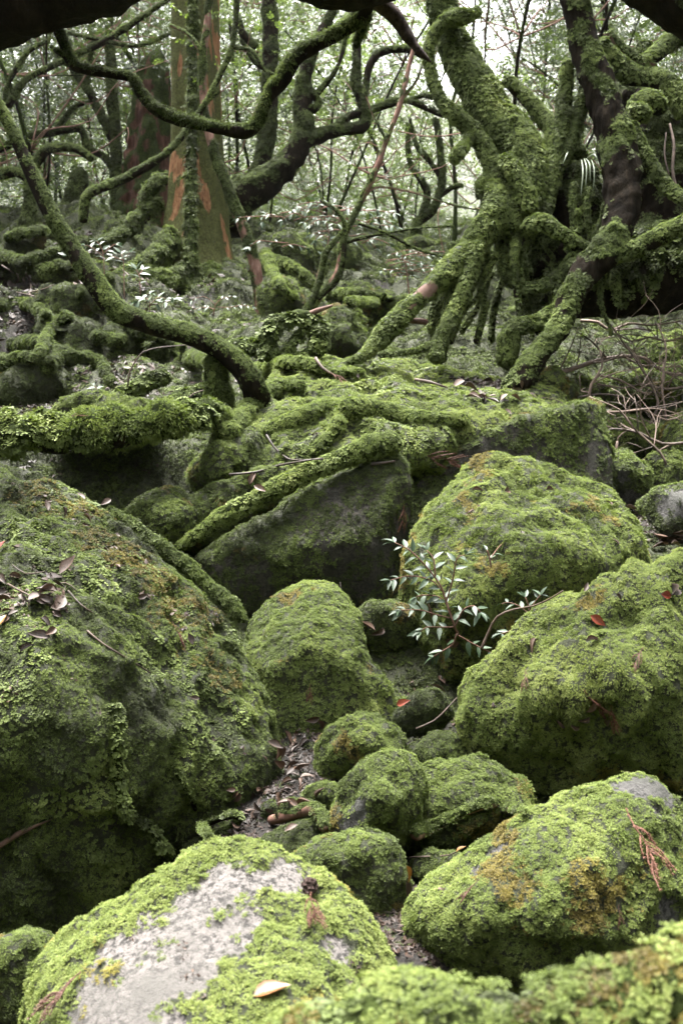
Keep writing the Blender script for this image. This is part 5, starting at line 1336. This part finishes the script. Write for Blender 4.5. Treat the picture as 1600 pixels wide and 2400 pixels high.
# ================================================================ dry cedar sprigs and fallen leaves
def sprig_mesh(seed, L=1.0):
    r = random.Random(seed)
    allV, allT, n0 = [], [], 0
    def add(W):
        nonlocal n0
        V, T = tube_mesh(spline(W, .05), 5, .5, 60, seed=seed)
        allV.append(V); allT.append(T + n0); n0 += len(V)
    main = np.array([[0, 0, 0, .010], [.05, .3, .02, .010], [.02, .6, .03, .009], [.05, 1, 0, .004]])
    add(main)
    for k in range(13):
        s = r.uniform(.12, .9)
        p = np.array([np.interp(s, [0, .3, .6, 1], main[:, 0]), s, np.interp(s, [0, .3, .6, 1], main[:, 2])])
        sd_ = r.choice((-1, 1)); l = r.uniform(.25, .5)
        add(np.array([[*p, .009], [p[0] + sd_ * l * .3, p[1] + l * .45, p[2] + r.uniform(-.02, .08), .011], [p[0] + sd_ * l * .45, p[1] + l, p[2] + r.uniform(-.03, .06), .008]]))
    segs_ = list(allV)
    sv, st = [], []
    for V in segs_:
        for v in V[::2]:
            for _ in range(2):
                d_ = np.array([r.gauss(0, .6), r.uniform(.3, 1.2), r.gauss(.2, .5)]); d_ /= np.linalg.norm(d_)
                k0 = n0 + len(sv)
                sv += [v + np.array([.008, 0, 0]), v - np.array([.008, 0, 0]), v + d_ * r.uniform(.03, .07)]
                st.append((k0, k0 + 1, k0 + 2))
    allV.append(np.array(sv)); allT.append(np.array(st)); n0 += len(sv)
    return mk_mesh('cedar_sprig', np.concatenate(allV), np.concatenate(allT), MAT['sprig'], {'moss': ('FLOAT', np.zeros(n0))})
SPR = [sprig_mesh(k) for k in range(4)]

def lay(name, label, cat, px, py, size_px, ang, me, group=None, lift=.05, tilt=.15, stand=0.0):
    q, nn, d = hit(px, py)
    r = random.Random(int(px * 7 + py))
    s = size_px * d / F
    dr = math.cos(ang) * RIGHT + math.sin(ang) * UP
    dr = dr - nn * (dr @ nn) * (1 - stand)
    n2 = nn + np.array([r.gauss(0, tilt), r.gauss(0, tilt), r.gauss(0, tilt)])
    o = place_leaf(None, np.zeros(3), q + nn * lift * s - unit(dr) * s * .5, dr, n2, s, me, name)
    return tag(o, label, cat, group)

for k, (x, y, s, a, lab) in enumerate([(1500, 1965, 150, -1.6, 'long rust-red dry cedar sprig hanging on the grey-tipped boulder'), (735, 2130, 110, -1.75, 'rust-red cedar sprig with a cone on the pale front boulder'), (1232, 1590, 45, -1.4, 'small cedar sprig on the bright cushion boulder'),
        (1495, 1545, 60, -1.9, 'thin cedar sprig near the top of the bright boulder'), (1395, 1640, 90, -1.1, 'dry cedar sprig in the crease of the bright boulder'), (1440, 1680, 60, -1.4, 'short cedar sprig right of the crease'), (415, 1485, 60, -1.2, 'red cedar sprig on the slope of the left boulder'),
        (942, 1210, 55, -1.7, 'orange cedar sprig on the wedge-shaped rock'), (1105, 2085, 60, -2.4, 'curled cedar sprig on the long front boulder'), (728, 1622, 40, -1.6, 'tiny cedar sprig on the double-humped boulder'), (150, 2330, 130, -2.2, 'dry brown cedar sprig along the left foot of the pale boulder'),
        (1030, 1070, 90, -.2, 'dry brown cedar sprig on the left end of the tilted slab'), (1450, 2140, 40, -1.5, 'short red sprig low on the long front boulder'), (1010, 1425, 40, -1.2, 'red sprig beneath the leafy seedling'), (185, 975, 40, .2, 'brown tuft of needles on the bright hummock'), (790, 885, 40, -1.3, 'dry sprig on the mound beside dead wood')]):
    lay('cedar_sprig', lab, 'sprig', x, y, s, a, SPR[k % 4], lift=.04)
q, nn, d = hit(722, 2085)
bm = bmesh.new(); bmesh.ops.create_icosphere(bm, subdivisions=3, radius=1)
V = np.array([v.co[:] for v in bm.verts]); T = np.array([[v.index for v in f.verts] for f in bm.faces]); bm.free()
V = V * (1 + .28 * np.sign(noise(V, 3.2, 4)) * np.abs(noise(V, 3.2, 4)) ** .5)[:, None] * .0125
co = mk_obj('cedar_cone', mk_mesh('cedar_cone', V, T, MAT['darkwood'], {'moss': ('FLOAT', np.zeros(len(V)))}, False), None, q + nn * .008)
tag(co, 'small dark round cedar cone on the pale front boulder', 'cone')

lay('fallen_leaf', 'yellow-orange fallen leaf leaning on the pale front boulder', 'leaf', 635, 2325, 90, .75, LEAF_YEL, stand=.4, lift=.12)
lay('fallen_leaf', 'bright red fallen leaf in the hollow below the seedling', 'leaf', 948, 1648, 36, .1, LEAF_RED, lift=.2)
lay('fallen_leaf', 'yellow fallen leaf between the lumpy stone and the long boulder', 'leaf', 950, 2050, 46, -1.2, LEAF_YEL, lift=.2)
lay('fallen_leaf', 'dark purple-brown leaf standing at the left tip of the long boulder', 'leaf', 942, 2078, 44, -1.4, LEAF_DEAD[0], lift=.2)
lay('fallen_leaf', 'golden fallen leaf at the lower left of the long boulder', 'leaf', 950, 2240, 60, -1.3, LEAF_YEL, lift=.2)
lay('fallen_leaf', 'small orange leaf on the ridge of the long boulder', 'leaf', 1082, 1992, 26, .6, LEAF_YEL, lift=.2)
lay('fallen_leaf', 'large dark leaf near the top right of the bright boulder', 'leaf', 1575, 1380, 56, .5, LEAF_DEAD[1], lift=.1)
lay('fallen_leaf', 'orange leaf beside the large dark one on the bright boulder', 'leaf', 1560, 1396, 40, .1, LEAF_RED, lift=.1)
lay('fallen_leaf', 'pale orange curled leaf high on the bright boulder', 'leaf', 1400, 1455, 44, -.6, LEAF_RED, lift=.1)
lay('fallen_leaf', 'dark curled leaf in the crease of the bright boulder', 'leaf', 1385, 1650, 46, .9, LEAF_DEAD[2], lift=.1)
lay('fallen_leaf', 'large pale brown leaf uppermost in the litter on the left boulder', 'leaf', 160, 1335, 56, 1.0, LEAF_DEAD[0], lift=.2)
lay('fallen_leaf', 'orange-red leaf in the litter at the left edge', 'leaf', 10, 1280, 40, 1.8, LEAF_RED, lift=.2)
lay('fallen_leaf', 'yellowed leaf at the left edge below the litter', 'leaf', 6, 1460, 50, 1.5, LEAF_YEL, lift=.2)
lay('fallen_leaf', 'pinkish leaf upright on the mossy ledge', 'leaf', 592, 1120, 40, 1.2, LEAF_DEAD[1], lift=.2, stand=.5)
lay('fallen_leaf', 'pinkish leaf hanging over the slanting log', 'leaf', 610, 1148, 34, -.6, LEAF_DEAD[0], lift=.2)
lr_ = random.Random(8)
def leaf_patch(label, group, spots, size):
    for (x, y) in spots:
        lay('fallen_leaf', label, 'leaf', x, y, size * lr_.uniform(.7, 1.3), lr_.uniform(0, 6.28), lr_.choice(LEAF_DEAD), group, lift=.15, tilt=.35)
leaf_patch('brown curled leaf in the litter patch on the huge left boulder', 'leaves in the litter on the left boulder', [(lr_.gauss(75, 50), lr_.gauss(1390, 42)) for _ in range(26)], 44)
leaf_patch('brown fallen leaf in the bed of litter between the boulders', 'leaves in the gully bed', [(lr_.gauss(695, 28), lr_.gauss(1800, 45)) for _ in range(40)], 30)
leaf_patch('fallen leaf among the roots at the foot of the left boulder', 'leaves at the foot of the left boulder', [(lr_.gauss(610, 30), lr_.gauss(1885, 22)) for _ in range(18)], 30)
leaf_patch('dry leaf on the mound below the twisted tree', 'leaves on the mound', [(lr_.gauss(1140, 70), lr_.gauss(930, 18)) for _ in range(16)], 28)
leaf_patch('brown leaf scattered on the ridge-backed boulder', 'leaves on the ridge-backed boulder', [(1180, 1155), (1290, 1150), (1440, 1270), (1425, 1180), (1120, 1150), (1475, 1195)], 30)
leaf_patch('reddish leaf in the litter beside the grey-topped stone', 'leaves beside the grey-topped stone', [(lr_.gauss(1560, 22), lr_.gauss(1265, 12)) for _ in range(9)], 34)
leaf_patch('dark leaf in the hollow under the seedling', 'leaves in the hollow', [(1025, 1615), (1035, 1600), (1060, 1500), (1250, 1513), (880, 1480), (860, 1470)], 36)
leaf_patch('brown leaf on the sloping top of the left boulder', 'leaves on the slope of the left boulder', [(150, 1200), (205, 1215), (110, 1190), (250, 1180), (190, 1170), (330, 1400), (445, 1500), (455, 1640), (540, 1850)], 28)
leaf_patch('leaf crumb on the bright cushion boulder', 'leaf bits on the bright boulder', [(1370, 1380), (1390, 1500), (1345, 1700), (1365, 1685), (1320, 1690), (1450, 1400), (1430, 1690)], 30)
print('INSTANCES', TOTAL[0])
